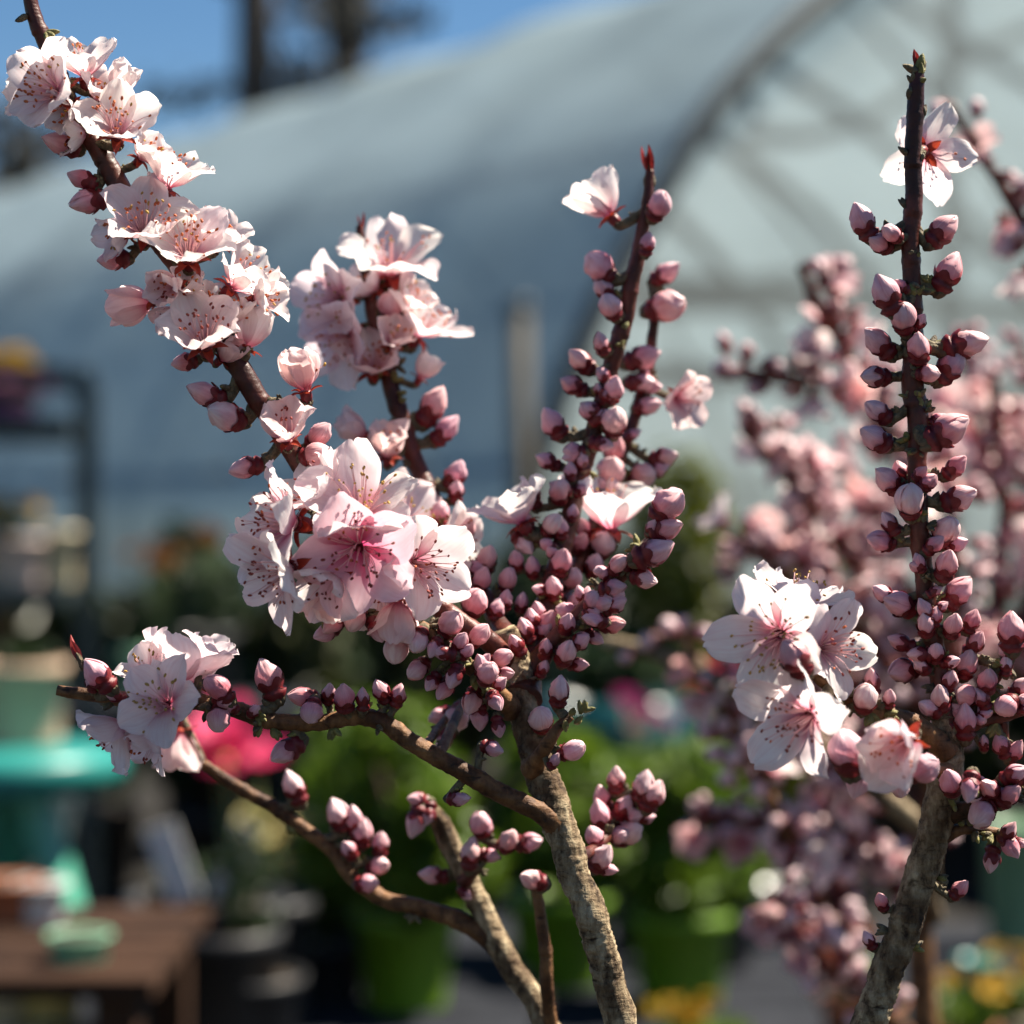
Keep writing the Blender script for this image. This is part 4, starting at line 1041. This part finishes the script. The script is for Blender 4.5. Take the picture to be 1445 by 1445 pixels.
# ---- hedge row of potted shrubs behind
for k in range(34):
    row = k % 2
    x = -2.2 + (k // 2) * .28 + row * .14 + rnd.uniform(-.04, .04)
    y = 5.6 + row * .75 + rnd.uniform(-.15, .15)
    top = rnd.uniform(.88, 1.0) if x < .4 else rnd.uniform(.76, .92)
    hp, rp = .22, .13
    rz = (top - hp) / 1.72
    shrub('potted_shrub', (x, y, 0), 'dark potted evergreen in the rows along the foot of the greenhouse', 'shrub', hp, rp, M_BLACK, .23, rz, rnd.choice((M_DKLEAF, M_DKLEAF, M_OLLEAF)), .045, 1500, 40 + k, 'dark evergreens in rows below the greenhouse')
flower_plant('marigold', bp(208, 4.9, .56), 'rusty orange marigold behind the rack, left of two orange plants', 'flower', .12, .07, M_MINT, M_RUST, 8, .026, .24, .07, 31, M_DKLEAF)
flower_plant('marigold', bp(292, 5.0, .60), 'small orange marigold above the dark shrubs, right of two orange plants', 'flower', .12, .07, M_BLACK, M_RUST, 6, .024, .24, .05, 32, M_DKLEAF)
M_WOOD = simple('grey_bench_wood', (.026, .028, .034), (.013, .014, .018), spec=.08, rough=.95, scale=14, bump=.2)
M_TABLE = simple('brown_table_wood', (.048, .024, .014), (.016, .008, .005), spec=.12, rough=.9, scale=10, bump=.2)
def bench(name, x0, x1, y0, y1, z, th, m, label, cat, legw=.05, planks=5, apron=True):
    t = thing(name, ((x0 + x1) / 2, (y0 + y1) / 2, 0), label, cat)
    w, dpt = x1 - x0, y1 - y0
    mb = MB()
    for k in range(planks):
        pw = dpt / planks
        mb.box((0, -dpt / 2 + pw * (k + .5), z - th / 2), (w, pw - .006, th))
    mb.build('table_top', m, t, smooth=False)
    for sx in (-1, 1):
        for sy in (-1, 1):
            mb = MB(); mb.box((sx * (w / 2 - legw), sy * (dpt / 2 - legw), (z - th) / 2 - .001), (legw, legw, z - th - .002)); mb.build('leg', m, t, smooth=False)
    for sy in (-1, 1) if apron else ():
        mb = MB(); mb.box((0, sy * (dpt / 2 - legw), z - th - .045), (w - 3.2 * legw, .025, .08)); mb.build('apron', m, t, smooth=False)
    return t
bench('display_bench', -2.2, -.45, 4.75, 5.15, .56, .03, M_WOOD, 'low grey display bench behind the plant rack carrying two orange marigolds', 'bench')

# ---- teal table with a pale planter
M_TEAL = simple('teal_paint', (.020, .20, .175), (.014, .155, .14), rough=.35, scale=8)
M_TEALG = simple('mint_paint', (.10, .42, .30), (.08, .34, .24), rough=.4, scale=8)
tt = thing('garden_table', bp(10, 2.55, .018), 'round teal painted garden table at the left edge below the blossoming branch', 'table')
mb = MB(); mb.lathe([(.001, .70), (.128, .70), (.14, .692), (.142, .672), (.13, .655), (.10, .65), (.001, .648)], 40); mb.build('table_top', M_TEAL, tt)
for a in (-14, 106, 226):
    ca, sa = math.cos(math.radians(a)), math.sin(math.radians(a))
    mb = MB()
    rows = []
    for t in (0, .25, .5, .75, 1):
        c = Vector((ca * (.035 + .20 * t), sa * (.035 + .20 * t), .647 * (1 - t) + .001))
        w = .026 - .006 * t
        rows.append([c + Vector((-sa * w * u, ca * w * u, 0)) + Vector((ca, sa, 0)) * .011 * v for u, v in ((-1, -1), (1, -1), (1, 1), (-1, 1))])
    mb.grid(rows, 0, True, cap=True); mb.build('leg', M_TEALG, tt, smooth=False)
tp = thing('planter', bp(24, 2.60, .719), 'pale tan planter standing on the teal table', 'planter')
M_TAN = pot_mat('tan_clay', (.52, .36, .25), .8)
pot(tp, .058, .098, M_TAN, .9)
crown_mesh(160, .045, .045, .02, .018, 77).build('foliage', M_DKLEAF, tp, smooth=False, loc=(0, 0, .1))
# ---- brown table at lower left
bt = bench('wooden_table', -.70, -.265, 1.57, 1.87, .655, .014, M_TABLE, 'brown plank table in the lower left corner with small pots on it', 'table', .03, 5, False)
ZT = .656
lone_pot(58, 1.80, ZT, .022, .032, M_WHITEP, 'little white pot on the far side of the brown table', 3)
lone_pot(8, 1.80, ZT, .030, .034, M_TERRA, 'terracotta pot on the brown table at the left edge', 4)
lone_pot(112, 1.64, ZT, .024, .020, M_MINT, 'shallow pale green bowl on the near part of the brown table', 5)
# low shelf in front with pale pots
lb = bench('potting_bench', -.75, .02, 1.92, 2.45, .50, .03, M_WOOD, 'low dark potting bench behind the brown table', 'bench')
for i, (px, m, lab) in enumerate(((4, M_CREAM, 'cream pot beneath the brown table, cut by the left edge'), (72, M_PALEY, 'yellowish pot beneath the brown table, between a cream and a white pot'), (168, M_WHITEP, 'white pot beneath the brown table, beside a yellowish pot'), (232, M_CREAM, 'cream pot beneath the brown table, rightmost of its row'))):
    t = thing('plant_pot', bp(px, 2.08, .501), lab, 'plant pot', 'pots on the potting bench'); pot(t, .030, .034, m, .85)
# black pots, white tags, pale flowers
def black_pot_with_tags(px, d, z):
    t = thing('plant_pot', bp(px, d, z), 'black nursery pot with two white plant tags spreading in a V', 'plant pot')
    pot(t, .075, .13, M_BLACK)
    for s in (-1, 1):
        mb = MB(); mb.box((s * .030, -.02, .165), (.030, .004, .075), Matrix.Rotation(s * .35, 3, 'Y')); mb.build('plant_tag', M_WHITEP, t, smooth=False)
    crown_mesh(120, .05, .05, .02, .02, 5).build('foliage', M_DKLEAF, t, smooth=False, loc=(0, .03, .14))
black_pot_with_tags(292, 2.05, .501)
lone_pot(372, 2.10, .501, .05, .12, M_BLACK, 'empty black nursery pot on the potting bench beside the white tags', 6)
lone_pot(312, 1.97, .501, .055, .115, M_BLACK, 'empty black nursery pot on the potting bench at the end of the brown table', 6)
flower_plant('primrose', bp(418, 2.2, .501), 'pale yellow primrose on thin stems on the potting bench', 'flower', .06, .028, M_CREAM, M_PALEY, 7, .018, .13, .05, 51, M_DKLEAF, fshape='five')
flower_plant('primrose', bp(462, 2.2, .501), 'low pale yellow primrose beside the lime pot', 'flower', .06, .045, M_BLACK, M_PALEY, 9, .018, .08, .045, 52, M_DKLEAF, fshape='five')
# hot pink flower
hp_ = flower_plant('azalea', bp(352, 1.98, .501), 'tall hot pink azalea bloom behind the low left branch', 'flower', .07, .05, M_BLACK, M_PINKF, 5, .036, .235, .035, 61, M_DKLEAF, fshape='five')
# long bench with lime pots
bench('display_bench', -.05 + .09, 1.25, 1.95, 2.75, .47, .03, M_WOOD, 'long grey display bench with lime green pots behind the trunks', 'bench')
for i, (px, d, rp, hp, rx, rz, lab) in enumerate((
    (572, 2.16, .052, .095, .115, .115, 'round yellow green shrub in a lime pot, left of the left trunk'),
    (790, 2.40, .058, .10, .10, .10, 'yellow green shrub in a lime pot behind the left peach trunk'),
    (960, 2.30, .055, .10, .115, .12, 'yellow green shrub in a lime pot between the two near trunks'))):
    zz = .471 if px > 600 else .501
    shrub('potted_shrub', bp(px, d, zz), lab, 'shrub', hp, rp, M_LIME, rx, rz, M_YGLEAF, .020, 1500, 70 + i)
shrub('potted_shrub', bp(505, 2.5, .47), 'round yellow green shrub in a lime pot behind the low primrose', 'shrub', .1, .05, M_LIME, .11, .13, M_YGLEAF, .02, 1300, 79)
bench('display_bench', -.32, .0, 2.40, 2.80, .468, .03, M_WOOD, 'small grey display bench carrying one round yellow green shrub', 'bench')
# dark teal pot, magenta flowers, globe shrub
t = thing('planter', bp(865, 3.0, .47 * 0), 'tall dark teal glazed planter behind the left peach trunk', 'planter'); pot(t, .10, .74, M_TEALP, .7)
crown_mesh(300, .09, .09, .06, .03, 8).build('foliage', M_DKLEAF, t, smooth=False, loc=(0, 0, .77))
flower_plant('cyclamen', bp(1012, 2.5, .471), 'hot pink cyclamen showing left of the white blossom cluster', 'flower', .1, .05, M_BLACK, M_PINKF, 6, .02, .235, .03, 62, M_DKLEAF)
flower_plant('cyclamen', bp(912, 2.6, .471), 'dull magenta cyclamen beside the dark teal planter', 'flower', .1, .05, M_BLACK, M_MAG, 6, .016, .20, .04, 63, M_DKLEAF)
shrub('potted_shrub', bp(1008, 4.2, 0), 'tall egg shaped shrub, yellow green at the top, left of the out of focus peach', 'shrub', .26, .13, M_BLACK, .26, .50, M_BUSH, .03, 4200, 91, lift=.95)
# lower right
t = lone_pot(1100, 2.62, .471, .034, .07, M_WHITEP, 'white pot on the long bench between the lime pot and the right trunk', 9)
flower_plant('marigold', bp(1215, 2.1, .471), 'orange marigold low on the bench behind the right trunk', 'flower', .05, .04, M_TERRA, M_ORANGE, 10, .02, .06, .04, 64, M_YGLEAF)
flower_plant('primrose', bp(995, 1.98, .471), 'yellow primrose at the bottom edge in front of the lime pots', 'flower', .035, .04, M_TERRA, M_YELLOW, 6, .013, .03, .05, 65, M_YGLEAF)
flower_plant('primrose', bp(1345, 2.0, .471), 'yellow primrose at the bottom edge right of the right trunk', 'flower', .05, .04, M_TERRA, M_YELLOW, 6, .013, .04, .05, 66, M_YGLEAF)
lone_pot(1378, 2.1, .471, .018, .09, M_TEAL, 'narrow teal pot on the bench right of the right trunk', 10)
lone_pot(1435, 2.6, .471, .040, .15, M_MOSS, 'tall pale green pot at the right edge of the bench', 11)
flower_plant('primrose', bp(1432, 2.05, .471), 'yellow primrose in front of the tall pale green pot', 'flower', .05, .04, M_CREAM, M_YELLOW, 6, .013, .05, .05, 67, M_YGLEAF)

# ---- ground
M_GROUND = simple('dark_gravel', (.040, .037, .034), (.016, .015, .014), spec=.08, rough=.98, scale=30, bump=.6, detail=10)
mb = MB(); g = 400
rows = [[Vector((-g + 2 * g * i / 40, -20 + (g + 20) * j / 40, 0)) for i in range(41)] for j in range(41)]
mb.grid(rows, 0); tag(mb.build('ground', M_GROUND), kind='structure')

# ------------------------------------------------------------------ light, camera, render
sun_dir = Vector((.52, .20, .82)).normalized()
W = bpy.data.worlds.new('World'); S.world = W; W.use_nodes = True
nt = W.node_tree
bg = nt.nodes['Background']
sky = nt.nodes.new('ShaderNodeTexSky'); sky.sky_type = 'NISHITA'; sky.sun_disc = False
sky.sun_elevation = math.asin(sun_dir.z); sky.sun_rotation = math.atan2(sun_dir.x, sun_dir.y)
sky.air_density = 1.0; sky.dust_density = 0.3; sky.ozone_density = 2.0; sky.altitude = 300
hs = nt.nodes.new('ShaderNodeHueSaturation'); hs.inputs['Saturation'].default_value = 1.25; hs.inputs['Value'].default_value = .72; nt.links.new(sky.outputs[0], hs.inputs['Color']); nt.links.new(hs.outputs[0], bg.inputs[0]); bg.inputs[1].default_value = 0.050
l = bpy.data.lights.new('sun', 'SUN'); l.energy = 5.0; l.angle = math.radians(.53); l.color = (1, .92, .78)
lo = bpy.data.objects.new('sun', l); COL.objects.link(lo)
lo.rotation_euler = sun_dir.to_track_quat('Z', 'Y').to_euler(); lo.location = (3, 0, 4)
cam = bpy.data.cameras.new('camera'); co = bpy.data.objects.new('camera', cam); COL.objects.link(co)
co.location = (0, 0, CAMZ); co.rotation_euler = (PI / 2, 0, 0)
cam.sensor_fit = 'HORIZONTAL'; cam.sensor_width = 24; cam.lens = 50
cam.clip_start = .05; cam.clip_end = 2000
cam.dof.use_dof = True; cam.dof.focus_distance = .595; cam.dof.aperture_fstop = 4.6; cam.dof.aperture_blades = 0
S.camera = co
S.render.engine = 'CYCLES'
S.cycles.transparent_max_bounces = 24
S.view_settings.view_transform = 'Standard'; S.view_settings.look = 'None'; S.view_settings.exposure = 1.6; S.view_settings.gamma = 1.0
S.render.resolution_x = S.render.resolution_y = 1024
